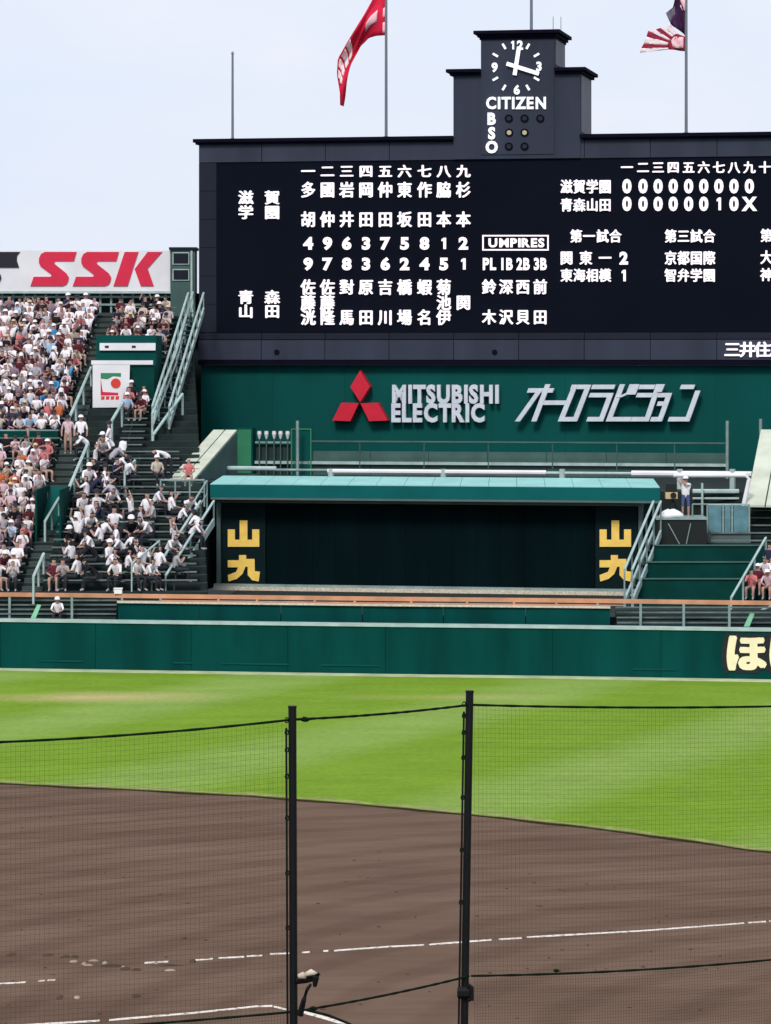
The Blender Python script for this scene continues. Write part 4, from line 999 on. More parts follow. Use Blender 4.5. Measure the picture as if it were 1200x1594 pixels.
for r_, zz in ((.55, 0), (.5, .12), (.36, .24), (.15, .33)):
    for i in range(K): vs.append((cxw2+r_*math.cos(i*.6283)*(1+.1*math.sin(i*2.3)), 139.5+r_*.5*math.sin(i*.6283), DECK+zz+.02*math.sin(i*1.7)))
m_.add(vs, [(r*K+i, r*K+(i+1) % K, (r+1)*K+(i+1) % K, (r+1)*K+i) for r in range(3) for i in range(K)] + [list(range(3*K, 4*K)), list(range(K))[::-1]])
tag(m_.build('white_bundle', 'capwhite', smooth=True), 'white sheet bundled on the edge of the camera platform', 'sheet')
bp_ = thing('blue_glass_screen', 'row of blue glass wind screens right of the camera platform', 'glass screen', RAYP(1130, 828, 140.5))
yG = 140.5
for (a, b) in ((1103, 1123), (1128, 1137), (1142, 1164)):
    A = RAYP(a, 828, yG); B = RAYP(b, 787, yG); m_ = MB(); m_.box(A[0], B[0], yG, yG+.05, A[2], B[2]); m_.build('pane', 'glassy', bp_)
for px in (1101, 1125.5, 1139.5, 1166):
    x = (px-600)/F*yG; m_ = MB(); m_.box(x-.035, x+.035, yG-.02, yG+.08, RAYP(0, 845, yG)[2], RAYP(0, 785, yG)[2]); m_.build('post', 'greysteel', bp_)
A = RAYP(1100, 845, yG); B = RAYP(1168, 830, yG); m_ = MB(); m_.box(A[0], B[0], yG-.1, yG+.3, A[2], B[2]); m_.build('base', 'frame', bp_)
A = RAYP(1101, 786, yG); m_ = MB(); m_.box(A[0], (1166-600)/F*yG, yG-.01, yG+.06, RAYP(0, 786.5, yG)[2], RAYP(0, 784, yG)[2]); m_.build('top_rail', 'pale', bp_)
rs = thing('right_stand', 'terraced bleacher stand at the right edge beyond the glass screens', 'grandstand', (18, 140, 0))
for k in range(28):
    y = 134.5 + .85*k; m_ = MB(); zz = 2.4+.272*k
    xa = (1102-600)/F*y if 6 <= k <= 12 else (1205-600)/F*y
    xb = 30 if k else 30
    m_.quadbox([(xa, y-.45), (xb, y-.45), (xb, y+.395), (xa, y+.395)], 0, zz); m_.build('terrace_step', 'concrete_dark', rs)
    m_ = MB(); m_.box(xa+.1, xb-.1, y-.14, y+.12, zz+.4, zz+.45); m_.build('bench', 'bench', rs)
wf = thing('white_pipe_frame', 'white bent pipe frame under the deck beside the right stair cover', 'frame', RAYP(1160, 790, 141))
m_ = MB(); m_.tube([RAYP(1048, 740, 141), RAYP(1160, 740, 141), RAYP(1166, 746, 141), RAYP(1156, 792, 141)], .09, 8); m_.build('pipe', 'white', wf)
for py in (765, 776):
    m_ = MB(); A = RAYP(1078, py, 143.4); B = RAYP(1150, py, 143.4); m_.tube([A, B], .10 if py == 765 else .05); m_.build('cross_pipe', 'pale', wf)
m_ = MB(); m_.tube([RAYP(1093, 752, 143), RAYP(1093, 806, 143)], .05); m_.build('upright', 'pale', wf)
rail('pale rail beside the seated spectators at the right edge', [RAYP(1138, 965, 131.0), RAYP(1192, 870, 136.5)], h=.85, n_post=4, mid=False, r_=.05)
rail('slim pale rail at the lower right corner below the orange rail', [RAYP(1140, 985, 130), RAYP(1205, 958, 130.0)], h=.4, n_post=3, mid=False, r_=.04)
for (px, lab) in ((55, 'pale green bag standing under the orange rail at the left'), (1165, 'pale green bag standing under the orange rail at the right')):
    yy = 131.6 if px < 600 else 128.2
    P = [RAYP(px-7, 962 if px < 600 else 975, yy), RAYP(px+1, 962 if px < 600 else 975, yy), RAYP(px+9, 942 if px < 600 else 955, yy), RAYP(px+3, 941 if px < 600 else 954, yy)]
    m_ = MB(); m_.face([(p[0], p[2]) for p in P], yy-.1, yy+.1); M.setdefault('palegreen', mat('pale_green_sheet', (.25, .6, .38), .6, var=.1)); tag(m_.build('folded_sheet', 'palegreen'), lab.replace('bag', 'folded sheet'), 'sheet')

# ------------------------------------------------------------------ people
def skin_person(joints, edges, bones, hat=None):
    """joints: name->(x,y,z,r); edges: list of pairs; bones: (a,b,material index)"""
    names = list(joints); me = bpy.data.meshes.new('p'); me.from_pydata([joints[n][:3] for n in names], [(names.index(a), names.index(b)) for a, b in edges], [])
    o = bpy.data.objects.new('p', me); COL.objects.link(o)
    md = o.modifiers.new('s', 'SKIN'); me_sv = me.skin_vertices[0].data
    for i, n in enumerate(names): r = joints[n][3]; me_sv[i].radius = (r if isinstance(r, tuple) else (r, r)); me_sv[i].use_root = (n == 'pelvis')
    md.use_smooth_shade = True; sb_ = o.modifiers.new('u', 'SUBSURF'); sb_.levels = 1; sb_.render_levels = 1
    dg = bpy.context.evaluated_depsgraph_get(); dg.update(); m2 = bpy.data.meshes.new_from_object(o.evaluated_get(dg))
    bpy.data.objects.remove(o); bpy.data.meshes.remove(me)
    m2.materials.clear()
    return m2
def base_pose(kind):
    J = {}
    stand = kind in ('stand', 'bend', 'aim')
    if not stand:
        H = .50
        J['pelvis'] = (0, .02, H, .15); J['waist'] = (0, .0, H+.2, (.15, .12)); J['chest'] = (0, -.02, H+.40, (.17, .12))
        lean = {'sit': 0, 'cheer': 0, 'lean': -.18, 'clap': -.04, 'fan': .02, 'slump': -.34}[kind]
        J['chest'] = (0, -.02+lean*.7, H+.40-abs(lean)*.1, (.175, .12)); J['neck'] = (0, -.02+lean, H+.53-abs(lean)*.15, .055)
        J['head'] = (0, -.04+lean*1.15, H+.66-abs(lean)*.25, .095); J['crown'] = (0, -.03+lean*1.2, H+.75-abs(lean)*.25, .085)
        for s, x in (('l', -1), ('r', 1)):
            J['sh'+s] = (x*.19, -.02+lean*.7, H+.45-abs(lean)*.1, .06)
            if kind == 'cheer': J['el'+s] = (x*.30, -.08, H+.62, .042); J['ha'+s] = (x*.20, -.14, H+.86, .035); J['fi'+s] = (x*.18, -.16, H+.94, .03)
            elif kind == 'fan' and s == 'r': J['el'+s] = (.30, -.16, H+.34, .045); J['ha'+s] = (.26, -.30, H+.58, .035); J['fi'+s] = (.27, -.34, H+.67, .03)
            elif kind == 'clap': J['el'+s] = (x*.24, -.14, H+.22, .045); J['ha'+s] = (x*.06, -.32, H+.38, .035); J['fi'+s] = (x*.04, -.36, H+.45, .03)
            else: J['el'+s] = (x*.26, -.10+lean, H+.20, .045); J['ha'+s] = (x*.12, -.33+lean*.5, H+.14, .035); J['fi'+s] = (x*.08, -.41+lean*.5, H+.12, .03)
            J['hip'+s] = (x*.10, -.02, H-.01, .09); J['kn'+s] = (x*.15, -.46, H+.0, .07); J['an'+s] = (x*.14, -.44, .09, .045); J['to'+s] = (x*.15, -.60, .04, .035)
    else:
        J['pelvis'] = (0, 0, .92, .14); b_ = 1 if kind == 'bend' else 0
        if b_:
            J['waist'] = (-.12, -.04, 1.10, (.14, .11)); J['chest'] = (-.33, -.08, 1.20, (.16, .13)); J['neck'] = (-.48, -.1, 1.20, .055); J['head'] = (-.58, -.12, 1.15, .095); J['crown'] = (-.64, -.12, 1.08, .085)
            for s, x in (('l', -1), ('r', 1)):
                J['sh'+s] = (-.38, x*.17-.08, 1.16, .06); J['el'+s] = (-.42, x*.2-.12, .88, .045); J['ha'+s] = (-.5, x*.14-.2, .66, .035); J['fi'+s] = (-.52, x*.12-.2, .58, .03)
        else:
            J['waist'] = (0, 0, 1.10, (.14, .11)); J['chest'] = (0, -.01, 1.30, (.17, .12)); J['neck'] = (0, -.01, 1.45, .055); J['head'] = (0, -.03, 1.57, .095); J['crown'] = (0, -.02, 1.66, .085)
            for s, x in (('l', -1), ('r', 1)):
                J['sh'+s] = (x*.19, 0, 1.37, .06)
                if kind == 'aim': J['el'+s] = (-.12+x*.12, -.22, 1.42-.05*x, .042); J['ha'+s] = (-.26+x*.08, -.16, 1.58, .035); J['fi'+s] = (-.32+x*.06, -.16, 1.61, .03)
                else: J['el'+s] = (x*.27, .02, 1.10, .045); J['ha'+s] = (x*.27, -.08, .86, .035); J['fi'+s] = (x*.26, -.1, .78, .03)
        for s, x in (('l', -1), ('r', 1)):
            J['hip'+s] = (x*.10, 0, .86, .09); J['kn'+s] = (x*.12, -.03, .47, .062); J['an'+s] = (x*.12, .02, .09, .042); J['to'+s] = (x*.13, -.14, .04, .035)
    return J
EDG = [('pelvis', 'waist'), ('waist', 'chest'), ('chest', 'neck'), ('neck', 'head'), ('head', 'crown')] + [e for s in 'lr' for e in (('chest', 'sh'+s), ('sh'+s, 'el'+s), ('el'+s, 'ha'+s), ('ha'+s, 'fi'+s), ('pelvis', 'hip'+s), ('hip'+s, 'kn'+s), ('kn'+s, 'an'+s), ('an'+s, 'to'+s))]
BM = {('neck', 'head'): 1, ('head', 'crown'): 1, ('an', 'to'): 4}
def person_mesh(kind, head, legs):
    J = base_pose(kind); me = skin_person(J, EDG, None)
    mats = ['shirt', 'skin', {'hair': 'hair', 'capw': 'capwhite', 'capd': 'capdark', 'straw': 'straw', 'bun': 'hair', 'towel': 'capwhite'}[head], {'dark': 'trousers', 'bare': 'skin', 'shorts': 'shorts'}[legs], 'shoe', 'hair']
    for x in mats: me.materials.append(M[x])
    segs = []
    for a, b in EDG:
        k = 0
        if a in ('neck', 'head'): k = 1
        elif a[:2] in ('el', 'ha'): k = 1
        elif a[:3] == 'hip' : k = 3
        elif a[:2] == 'kn': k = 3
        elif a[:2] == 'an': k = 4
        elif b[:3] == 'hip': k = 3
        if legs == 'shorts' and a[:2] == 'kn': k = 1
        segs.append((Vector(J[a][:3]), Vector(J[b][:3]), k))
    hd = Vector(J['head'][:3]); cr_ = Vector(J['crown'][:3]); upd = (cr_-hd).normalized()
    for p in me.polygons:
        c = p.center; best = (9, 0)
        for a, b, k in segs:
            ab = b-a; t_ = max(0, min(1, (c-a).dot(ab)/ab.length_squared)); d = (c-a-ab*t_).length
            if d < best[0]: best = (d, k)
        k = best[1]
        if k == 1 and (c-hd).length < .17:
            back = c.y - hd.y
            if (c-hd).dot(upd) > .045 or back > .035 or (head == 'bun' and abs(c.x-hd.x) > .07): k = 5 if (c-hd).dot(upd) < .05 else 2
        p.material_index = k; p.use_smooth = True
    if head != 'hair':
        # hat: shell over the crown plus a brim, joined to the same mesh
        vs = [v.co.copy() for v in me.vertices]; fs = [list(p.vertices) for p in me.polygons]; mi = [p.material_index for p in me.polygons]
        K = 12; o0 = len(vs); X = Vector((1, 0, 0)) if abs(upd.x) < .8 else Vector((0, 1, 0)); Yv = upd.cross(X).normalized(); X = Yv.cross(upd)
        c0 = hd + upd*.04
        rb = .20 if head == 'straw' else .125
        if head == 'towel':
            for (r_, h_) in ((.15, -.22), (.135, -.12), (.125, -.02), (.12, .05), (.085, .10), (.03, .12)):
                for i in range(K):
                    t_ = i*2*math.pi/K; d_ = X*math.cos(t_)*r_ + Yv*math.sin(t_)*r_
                    lift = .14 if d_.y < -.5*r_ and h_ < 0 else 0
                    vs.append(c0 + d_*(1+.08*math.sin(i*2.7)) + upd*(h_+lift))
            for r_ in range(5):
                for i in range(K): fs.append([o0+r_*K+i, o0+r_*K+(i+1) % K, o0+(r_+1)*K+(i+1) % K, o0+(r_+1)*K+i]); mi.append(2)
            fs.append([o0+5*K+i for i in range(K)]); mi.append(2)
        if head in ('capw', 'capd', 'straw'):
            for (r_, h_) in ((rb, -.0), (.118, .005), (.116, .05), (.085, .105), (.03, .125)):
                for i in range(K):
                    t_ = i*2*math.pi/K; fx = math.cos(t_)*r_; fy = math.sin(t_)*r_
                    if head != 'straw' and r_ == rb and math.sin(t_)*(1 if Yv.y > 0 else -1) < -.3: fy *= 1.6
                    vs.append(c0 + X*fx + Yv*fy + upd*h_)
            for r_ in range(4):
                for i in range(K): fs.append([o0+r_*K+i, o0+r_*K+(i+1) % K, o0+(r_+1)*K+(i+1) % K, o0+(r_+1)*K+i]); mi.append(2)
            fs.append([o0+4*K+i for i in range(K)]); mi.append(2)
        m3 = bpy.data.meshes.new('person'); m3.from_pydata([tuple(v) for v in vs], [], fs)
        for x in me.materials: m3.materials.append(x)
        for p, k in zip(m3.polygons, mi): p.material_index = k; p.use_smooth = True
        bpy.data.meshes.remove(me); me = m3
    me.name = 'person'; return me
PM = {}
def pmesh(kind, head, legs):
    k = (kind, head, legs)
    if k not in PM: PM[k] = person_mesh(*k)
    return PM[k]
COLS = {'white': (.84, .79, .83), 'pale pink': (.68, .48, .53), 'light grey': (.42, .40, .44), 'dark maroon': (.10, .02, .03), 'black': (.015, .014, .02),
        'orange': (.60, .16, .06), 'pale blue': (.36, .50, .66), 'navy': (.03, .035, .07), 'beige': (.56, .49, .41), 'yellow': (.66, .50, .12), 'grey violet': (.22, .16, .21), 'blue': (.05, .28, .55), 'salmon': (.62, .17, .18), 'pale green': (.5, .66, .45)}
HEADS = {'hair': 'dark hair', 'capw': 'a white cap', 'capd': 'a dark cap', 'straw': 'a straw hat', 'bun': 'dark hair'}
HD2 = {'hair': 'dark hair', 'capw': 'white cap', 'capd': 'dark cap', 'straw': 'straw hat', 'bun': 'dark hair', 'towel': 'draped towel'}
def ordw(n): return ['zeroth', 'first', 'second', 'third', 'fourth', 'fifth', 'sixth', 'seventh', 'eighth', 'ninth', 'tenth', 'eleventh', 'twelfth', 'thirteenth', 'fourteenth', 'fifteenth', 'sixteenth', 'seventeenth', 'eighteenth', 'nineteenth', 'twentieth'][n] if n <= 20 else '%d%s' % (n, {1: 'st', 2: 'nd', 3: 'rd'}.get(n % 10, 'th'))
GR = 'spectators in the outfield stands'
def person(x, y, z, kind, head, legs, colname, label, rz=0, sc=1, group=GR):
    o = bpy.data.objects.new('person', pmesh(kind, head, legs)); COL.objects.link(o); o.location = (x, y, z)
    o.rotation_euler = (0, 0, rz); o.scale = (sc, sc, sc); c = COLS[colname]; j = random.uniform(.88, 1.08)
    o.color = (c[0]*j, c[1]*j, c[2]*j, 1); tag(o, label, 'person', group); return o
rc = random.Random(11)
def pick(pairs):
    t_ = sum(w_ for _, w_ in pairs); r_ = rc.uniform(0, t_)
    for v, w_ in pairs:
        r_ -= w_
        if r_ <= 0: return v
    return pairs[-1][0]
PAL_A = [('white', 46), ('pale pink', 14), ('light grey', 7), ('dark maroon', 12), ('black', 12), ('orange', 1), ('pale blue', 3), ('beige', 4), ('grey violet', 9), ('salmon', 2), ('navy', 4), ('blue', 1)]
people = []
for k in range(NROW-1):
    y = Y0 + RUN*k; xleft = (-16-600)/F*y
    x = AIS1[0] - .3; n = 0
    if k in (18, 19) or k >= 31: continue
    while x > xleft:
        n += 1
        dens = .93
        px = 600 + F*x/y; py = 555 - F*(zrow(k)+.9-12)/y
        if rc.random() < dens:
            hot = (790 > py > 690 and px < 78) or (600 < py < 660 and 70 < px < 110)
            c = pick([('orange', 30), ('white', 20), ('salmon', 20), ('pale pink', 10), ('beige', 5)] if hot and rc.random() < .35 else PAL_A)
            hd_ = pick([('hair', 44), ('capw', 22), ('capd', 14), ('straw', 6), ('bun', 12), ('towel', 6)])
            kd = pick([('sit', 28), ('clap', 22), ('lean', 20), ('cheer', 8), ('fan', 18), ('slump', 8)])
            lg = pick([('dark', 45), ('bare', 30), ('shorts', 12)])
            person(x + rc.uniform(-.07, .07), y + rc.uniform(-.12, .10), zrow(k), kd, hd_, lg, c,
                   '%s, %s top, %s, %s row, %s left of the aisle' % ({'cheer': 'spectator arms raised', 'lean': 'spectator bent forward', 'slump': 'hunched spectator', 'fan': 'spectator one arm up'}.get(kd, 'seated spectator'), c, HD2[hd_], ordw(k+1), ordw(n)), rc.uniform(-.75, .75), rc.uniform(.84, 1.03))
        x -= rc.uniform(.42, .56)
FAR = [[], [], []]; FM = list(COLS)
for c in FM: M['shirt_'+c] = mat('cloth_'+c.replace(' ', '_'), COLS[c], .9, var=.1, scale=9, spec=.1)
fslots = ['shirt_'+c for c in FM] + ['skin', 'hair', 'capwhite', 'capdark', 'straw', 'trousers', 'shorts', 'shoe']
M2 = {M[n_].name: i for i, n_ in enumerate(fslots)}
for k in range(31, NROW-1):
    y = Y0 + RUN*k; x = AIS1[0] - .3 + (k-31)*.03
    while x > (-16-600)/F*y:
        if rc.random() < .95:
            c = pick(PAL_A); me = pmesh(pick([('sit', 28), ('clap', 22), ('lean', 20), ('cheer', 9), ('fan', 18)]), pick([('hair', 44), ('capw', 22), ('capd', 14), ('straw', 6), ('bun', 12), ('towel', 6)]), pick([('dark', 45), ('bare', 30)]))
            mw = Matrix.Translation((x + rc.uniform(-.07, .07), y + rc.uniform(-.12, .1), zrow(k))) @ Matrix.Rotation(rc.uniform(-.75, .75), 4, 'Z') @ Matrix.Scale(rc.uniform(.88, 1.08), 4)
            o_ = len(FAR[0]); FAR[0] += [tuple(mw @ v.co) for v in me.vertices]; FAR[1] += [[i+o_ for i in p.vertices] for p in me.polygons]
            for p in me.polygons:
                nm = me.materials[p.material_index].name; FAR[2].append(FM.index(c) if nm == 'shirt_cloth' else M2[nm])
        x -= rc.uniform(.42, .56)
me = bpy.data.meshes.new('distant_crowd'); me.from_pydata(FAR[0], [], FAR[1])
for n_ in fslots: me.materials.append(M[n_])
for p, i in zip(me.polygons, FAR[2]): p.material_index = i; p.use_smooth = True
o = bpy.data.objects.new('distant_crowd', me); COL.objects.link(o); o['kind'] = 'stuff'; o['label'] = 'dense far crowd filling the top rows below the red lettered billboard'; o['category'] = 'crowd'
t = thing('walkway_barrier', 'dark green barrier wall crossing the packed left stand halfway up', 'barrier', (-18, Y0+RUN*20-.5, zrow(19)))
for i in range(8):
    xa = -26 + (26+AIS1[0]-.1)*i/8; xb = -26 + (26+AIS1[0]-.1)*(i+1)/8
    m_ = MB(); m_.box(xa, xb-.02, Y0+RUN*20-.60, Y0+RUN*20-.50, zrow(19), zrow(20)+.45); m_.build('panel', 'green_step', t)
m_ = MB(); m_.box(-26, AIS1[0]-.1, Y0+RUN*20-.62, Y0+RUN*20-.48, zrow(20)+.453, zrow(20)+.51); m_.build('top_rail', 'greysteel', t)
# upper right blocks
for k in range(NROW-1):
    y = Y0 + RUN*k; n = 0
    if k >= 33: xa, xb, dens = AIS1[1]+.35, -10.5, .85
    elif 23 <= k <= 26: xa, xb, dens = -11.55, -10.45, .95
    else: continue
    if k in (33,): dens = .3
    x = xa
    while x < xb:
        n += 1
        if rc.random() < dens:
            c = pick([('white', 25), ('beige', 10), ('black', 16), ('dark maroon', 16), ('light grey', 10), ('pale blue', 4), ('salmon', 6), ('navy', 6)])
            if k == 33 and x > xb - 1.2: c = 'yellow'
            hd_ = pick([('hair', 45), ('capw', 20), ('capd', 12), ('straw', 6), ('bun', 12)]); kd = pick([('sit', 40), ('clap', 22), ('lean', 22), ('cheer', 12)])
            person(x + rc.uniform(-.06, .06), y, zrow(k), kd, hd_, pick([('dark', 40), ('bare', 30)]), c,
                   '%s, %s top, %s, %s row, %s right of the aisle' % ({'cheer': 'spectator arms raised', 'lean': 'spectator bent forward', 'slump': 'hunched spectator', 'fan': 'spectator one arm up'}.get(kd, 'seated spectator'), c, HD2[hd_], ordw(k+1), ordw(n)), rc.uniform(-.75, .75), rc.uniform(.84, 1.03))
        x += rc.uniform(.5, .66)
# white shirted block, placed one by one
DL = [(159, 682), (148, 700), (181, 722), (150, 722), (142, 738), (181, 753), (165, 745), (127, 776), (150, 772), (159, 804), (122, 804), (178, 799), (138, 800), (218, 799), (238, 782), (204, 776), (266, 776), (279, 790),
      (297, 813), (122, 824), (241, 759), (142, 838), (170, 841), (192, 830), (272, 816), (255, 822), (106, 812), (232, 806), (150, 878), (167, 878), (184, 872), (210, 884), (198, 861), (221, 861), (158, 893), (190, 895), (112, 845), (205, 812), (135, 752), (290, 772), (310, 800), (262, 840)]
rd = random.Random(3)
for _ in range(30): DL.append((rd.uniform(112, 300), rd.uniform(765, 862)))
for _ in range(22): DL.append((rd.uniform(108, 255), rd.uniform(850, 892)))
for _ in range(16): DL.append((rd.uniform(135, 200), rd.uniform(668, 770)))
SLOT = {}
for px, py in DL:
    x, y, z = S(px, py, 1.2); k = max(0, round((y-Y0)/RUN)); x = (px-600)/F*(Y0+RUN*k)
    row = SLOT.setdefault(k, [])
    if all(abs(x-q) > .46 for q in row): row.append(x)
for k, row in SLOT.items():
    for n, x in enumerate(sorted(row)):
        c = pick([('white', 80), ('black', 8), ('light grey', 8), ('navy', 5)]); hd_ = pick([('hair', 62), ('capw', 8), ('capd', 14), ('towel', 5)]); kd = pick([('sit', 14), ('lean', 24), ('clap', 14), ('cheer', 4), ('fan', 14), ('slump', 30)])
        person(x, Y0+RUN*k + rd.uniform(-.2, .15), zrow(k), kd, hd_, 'dark', c, '%s, %s shirt, %s, %s row, %s right of the aisle' % ({'cheer': 'student arms raised', 'lean': 'student bent forward', 'slump': 'hunched student', 'fan': 'student one arm up'}.get(kd, 'seated student'), c, HD2[hd_], ordw(k+1), ordw(n+1)), rd.choice((rd.uniform(-.9, .9), rd.uniform(1, 2.4), rd.uniform(-2.4, -1))), rd.uniform(1.04, 1.2))
def stand_at(px, pyfoot, kind, head, legs, c, lab, rz=0, sc=1):
    x, y, z = S(px, pyfoot); k = max(0, round((y-Y0)/RUN)); y = Y0+RUN*k; return person((px-600)/F*y, y, zrow(k), kind, head, legs, c, lab, rz, sc)
stand_at(126, 712, 'stand', 'capw', 'dark', 'white', 'person in white top and white cap standing at the aisle edge')
o = stand_at(106, 706, 'stand', 'capd', 'bare', 'pale pink', 'person in pale pink top standing left of the man in white')
person(*(RAYP(262, 749, 142.2)), 'bend', 'hair', 'dark', 'white', 'person in white shirt bending over beside the cream stair cover', 0, 1.05)
person(*(RAYP(244, 757, 141.8)), 'sit', 'capw', 'dark', 'beige', 'person in beige top crouching below the bending person', .4, 1)
person(*(RAYP(294, 757, 141.9)), 'sit', 'bun', 'bare', 'salmon', 'person in salmon top sitting in front of the cream stair cover', 0, .9)
stand_at(84, 922, 'sit', 'hair', 'bare', 'dark maroon', 'spectator in dark maroon top seated at the front beside the aisle')
stand_at(98, 922, 'clap', 'hair', 'dark', 'light grey', 'spectator in light grey top seated at the front beside the maroon top')
person(*(RAYP(90, 974, 131.75)), 'lean', 'capw', 'dark', 'white', 'spectator in white under the orange rail at the left', 0, .9)
person(*(RAYP(1067, 806, 140.2)), 'aim', 'capw', 'shorts', 'white', 'person in white shirt and blue shorts standing on the camera platform', 0, 1.0, None)
for i, (px, py, c, kd, h_) in enumerate(((1192, 905, 'white', 'lean', 'hair'), (1180, 918, 'dark maroon', 'sit', 'capw'), (1198, 885, 'navy', 'sit', 'hair'), (1170, 925, 'salmon', 'clap', 'hair'), (1196, 925, 'pale pink', 'lean', 'capw'), (1206, 905, 'beige', 'clap', 'hair'))):
    yy = 134.0 + (925-py)*.06
    person(*(RAYP(px, py+8, yy)), kd, h_, 'bare', c, 'spectator in %s top among the few at the right edge' % c, -.3, .95)
# things between the students
t = 0
for (px, py) in ((178, 775), (205, 792), (165, 850), (150, 905)):
    x, y, z = S(px, py); k = max(0, round((y-Y0)/RUN)); y = Y0+RUN*k; t += 1
    m_ = MB(); m_.box(x-.3, x+.3, y-.42, y-.2, zrow(k)+.002, zrow(k)+.42); m_.box(x-.1, x+.1, y-.34, y-.28, zrow(k)+.422, zrow(k)+.47)
    tag(m_.build('equipment_case', 'bag'), 'dark equipment case on the steps, %s up among the white shirts' % ['', 'highest', 'second highest', 'third', 'lowest'][t], 'case', 'dark cases among the students')
a = at_px(RP, 184); m_ = MB(); m_.box(a[0]-.15, a[0]+.15, a[1]-.12, a[1]+.12, 2.843, 3.02); m_.box(a[0]-.17, a[0]+.17, a[1]-.14, a[1]+.14, 3.023, 3.06); tag(m_.build('white_box', 'capwhite'), 'small white box resting on the orange rail at the left', 'box')

# ------------------------------------------------------------------ foreground net on black posts
PST = [(-330, 29.4, 1160, 1625), (455, 31.0, 1120, 1575), (731, 32.5, 1097, 1519), (1330, 34.3, 1096, 1480)]
labs = ['black net post standing off to the far left', 'left one of the two black net posts in the foreground', 'right one of the two black net posts in the foreground', 'black net post standing off to the far right']
base = []
for i, (px, y, pt, pb) in enumerate(PST):
    ptop = {1: 1102, 2: 1078}.get(i, pt-20)
    x = (px-600)/F*y; ztp = CAMZ-(ptop-HZ)/F*y
    dxb = {1: .004, 2: -.016}.get(i, 0)       # slight lean per metre below the top
    t = thing('net_post', labs[i], 'post', (x + dxb*ztp, y, 0), 'black posts holding the foreground net')
    m_ = MB(); m_.tube([(x + dxb*ztp, y, 0), (x, y, ztp)], .037, 10); m_.build('pole', 'blackpost', t)
    m_ = MB(); m_.tube([(x, y, ztp+.001), (x, y, ztp+.02)], .04, 10); m_.build('cap', 'blackpost', t)
    m_ = MB(); m_.box(x+dxb*ztp-.2, x+dxb*ztp+.2, y-.2, y+.2, 0, .03); m_.build('foot_plate', 'blackpost', t)
    if i in (1, 2):
        zt_ = ztp
        m_ = MB(); m_.tube([(x-.055 + dxb*0, y-.01, ztp-.18), (x-.055+dxb*4, y-.01, ztp-4)], .010, 6); m_.build('lacing_cord', 'blackpost', t)
        for dz in (.11, .22, .38, .62, 1.0, 1.5, 2.0):
            K = 8; c_ = (x-.052+dxb*dz, y-.012, ztp-dz); m_ = MB(); m_.tube([(c_[0]+.016*math.cos(a*6.283/K), c_[1], c_[2]+.024*math.sin(a*6.283/K)) for a in range(K+1)], .006, 5); m_.build('tie_ring', 'rope', t)
    base.append((x, y, ztp, dxb))
    PST[i] = (px, y, pt, pb, x, CAMZ-(pt-HZ)/F*y, CAMZ-(pb-HZ)/F*y)
SAG = [(.07, .03), (.018, .02), (.03, .05)]
def netpt(i, s, v, low=False):
    A, B = PST[i], PST[i+1]; x = A[4]+(B[4]-A[4])*s; y = A[1]+(B[1]-A[1])*s
    zt_ = A[5]+(B[5]-A[5])*s - SAG[i][0]*4*s*(1-s); zl = A[6]+(B[6]-A[6])*s - SAG[i][1]*4*s*(1-s)
    if low: return (x, y, zl - v)
    return (x, y, zl+(zt_-zl)*v)
NL = ['left', 'middle', 'right']
for i in range(3):
    for v, nm in ((1, 'top'), (0, 'lower')):
        m_ = MB(); pts = [netpt(i, .004+.992*j/30, v) for j in range(31)]
        m_.tube(pts, [.0115 + .002*math.sin(j*2.7) for j in range(31)], 7); tag(m_.build('net_rope', 'rope', smooth=True), '%s sagging dark rope of the %s net bay' % (nm, NL[i]), 'rope', 'ropes strung between the net posts')
for i in (0, 2):
    t = thing('netting', 'fine dark safety net hanging in the %s bay' % NL[i], 'net', (PST[i][4], PST[i][1], 4), 'safety nets between the black posts')
    A, B = PST[i], PST[i+1]; ln = math.hypot(B[4]-A[4], B[1]-A[1]); cell = .0445; nv = int(ln/cell); nh = int((A[5]-A[6])/cell)
    m_ = MB()
    for j in range(nv+1):
        s = .012+.976*j/nv; m_.tube([netpt(i, s, .997), netpt(i, s, .66), netpt(i, s, .33), netpt(i, s, .003)], .0008, 3)
    for j in range(1, nh):
        m_.tube([netpt(i, .012+.976*k/16, j/nh) for k in range(17)], .0008, 3)
    o_ = m_.build('upper_mesh', 'net', t); o_['kind'] = 'stuff'
    m_ = MB(); cell = .03; nv = int(ln/cell)
    for j in range(nv+1):
        s = .012+.976*j/nv; m_.tube([netpt(i, s, .012, True), netpt(i, s, 2.6, True)], .0011, 3)
    for j in range(1, int(2.6/cell)): m_.tube([netpt(i, .012+.976*k/16, j*cell, True) for k in range(17)], .0008, 3)
    o_ = m_.build('lower_mesh', 'net', t); o_['kind'] = 'stuff'
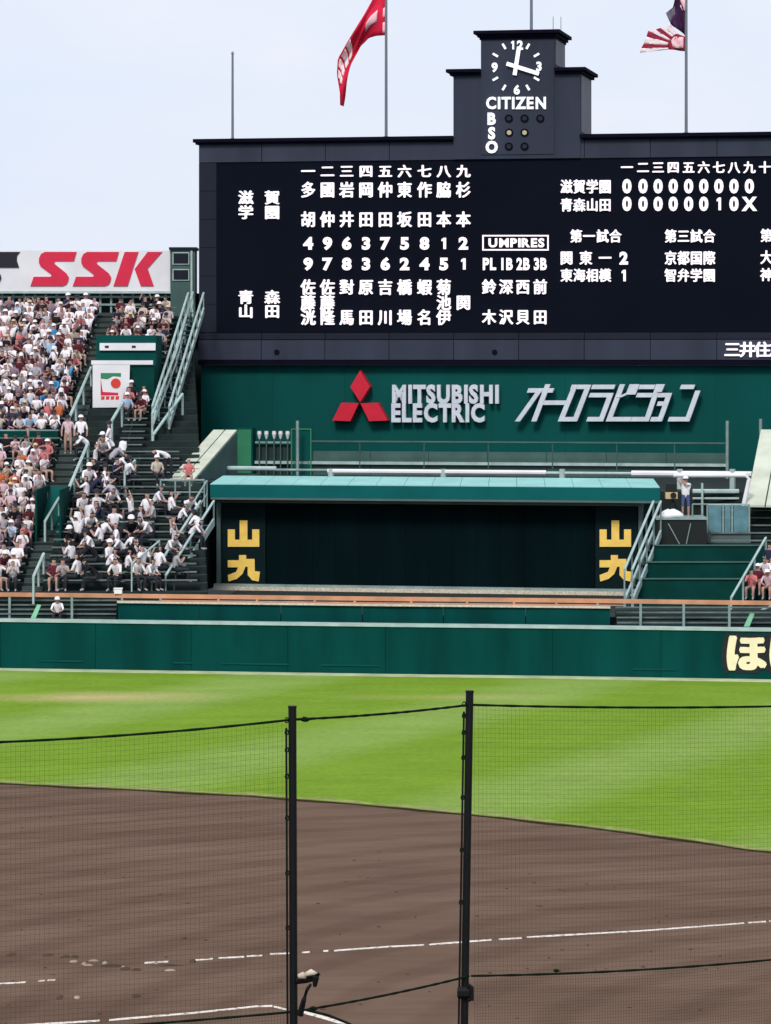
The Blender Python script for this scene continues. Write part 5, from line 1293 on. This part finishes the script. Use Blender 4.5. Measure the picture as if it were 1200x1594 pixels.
# knots, clamp, hanging strap
x, y, zz, dxb = base[1]
kx = PST[1]
def knot(px, py, yy, r_, lab):
    m_ = MB(); c_ = RAYP(px, py, yy); m_.tube([(c_[0]-r_*1.6, c_[1], c_[2]), (c_[0]-r_*.6, c_[1], c_[2]+r_*.1), (c_[0]+r_*.6, c_[1], c_[2]), (c_[0]+r_*1.6, c_[1], c_[2])], [r_*.4, r_, r_*.9, r_*.4], 8)
    tag(m_.build('rope_knot', 'rope', smooth=True), lab, 'knot', 'knots in the net ropes')
knot(475, 1120, 31.1, .026, 'knot in the top rope just right of the left post')
knot(488, 1570, 31.1, .022, 'knot in the lower rope just right of the left post')
knot(866, 1511, 32.9, .018, 'knot in the lower rope right of the right post')
cl = thing('rope_clamp', 'dark clamp with pale wrapped cloth on the left post', 'clamp', RAYP(465, 1525, 31.0))
m_ = MB(); P = [RAYP(462, 1527, 30.97), RAYP(475, 1523, 30.95), RAYP(490, 1520, 30.95)]; m_.tube(P, [.03, .045, .04], 8); m_.build('arm', 'blackpost', cl)
m_ = MB(); m_.tube([RAYP(464, 1520, 30.9), RAYP(471, 1518, 30.9), RAYP(477, 1521, 30.9)], [.02, .034, .02], 8); m_.build('cloth_wrap', 'cloth', cl, True)
m_ = MB(); m_.tube([RAYP(475, 1517, 30.88), RAYP(484, 1513.5, 30.88), RAYP(494, 1517, 30.9)], [.02, .032, .02], 8); m_.build('cloth_wrap', 'cloth', cl, True)
m_ = MB(); m_.tube([RAYP(497, 1515, 30.85), RAYP(491, 1520, 30.85), RAYP(490, 1536, 30.85)], [.022, .036, .016], 6); m_.build('lever', 'blackpost', cl)
m_ = MB(); m_.tube([RAYP(484, 1532, 30.85), RAYP(478, 1540, 30.86), RAYP(473, 1556, 30.88), RAYP(467, 1580, 30.93)], [.012, .018, .022, .03], 6); m_.build('strap', 'blackpost', cl)
cl = thing('rope_clamp', 'small black clamp with a thumb lever on the right post', 'clamp', RAYP(725, 1545, 32.5))
m_ = MB(); m_.tube([RAYP(713, 1545, 32.46), RAYP(731, 1545, 32.44)], .06, 8); m_.build('collar', 'blackpost', cl)
m_ = MB(); m_.tube([RAYP(728, 1533, 32.4), RAYP(734, 1537, 32.4), RAYP(734, 1557, 32.4), RAYP(728, 1558, 32.4)], .022, 6); m_.build('lever', 'blackpost', cl)
m_ = MB(); m_.tube([RAYP(476, 1572, 31.05), RAYP(510, 1580, 31.05), RAYP(540, 1592, 31.1), RAYP(580, 1612, 31.2)], .012, 6)
tag(m_.build('stay_rope', 'rope'), 'dark stay rope slanting down right from the left post', 'rope', 'ropes strung between the net posts')

strip_base()
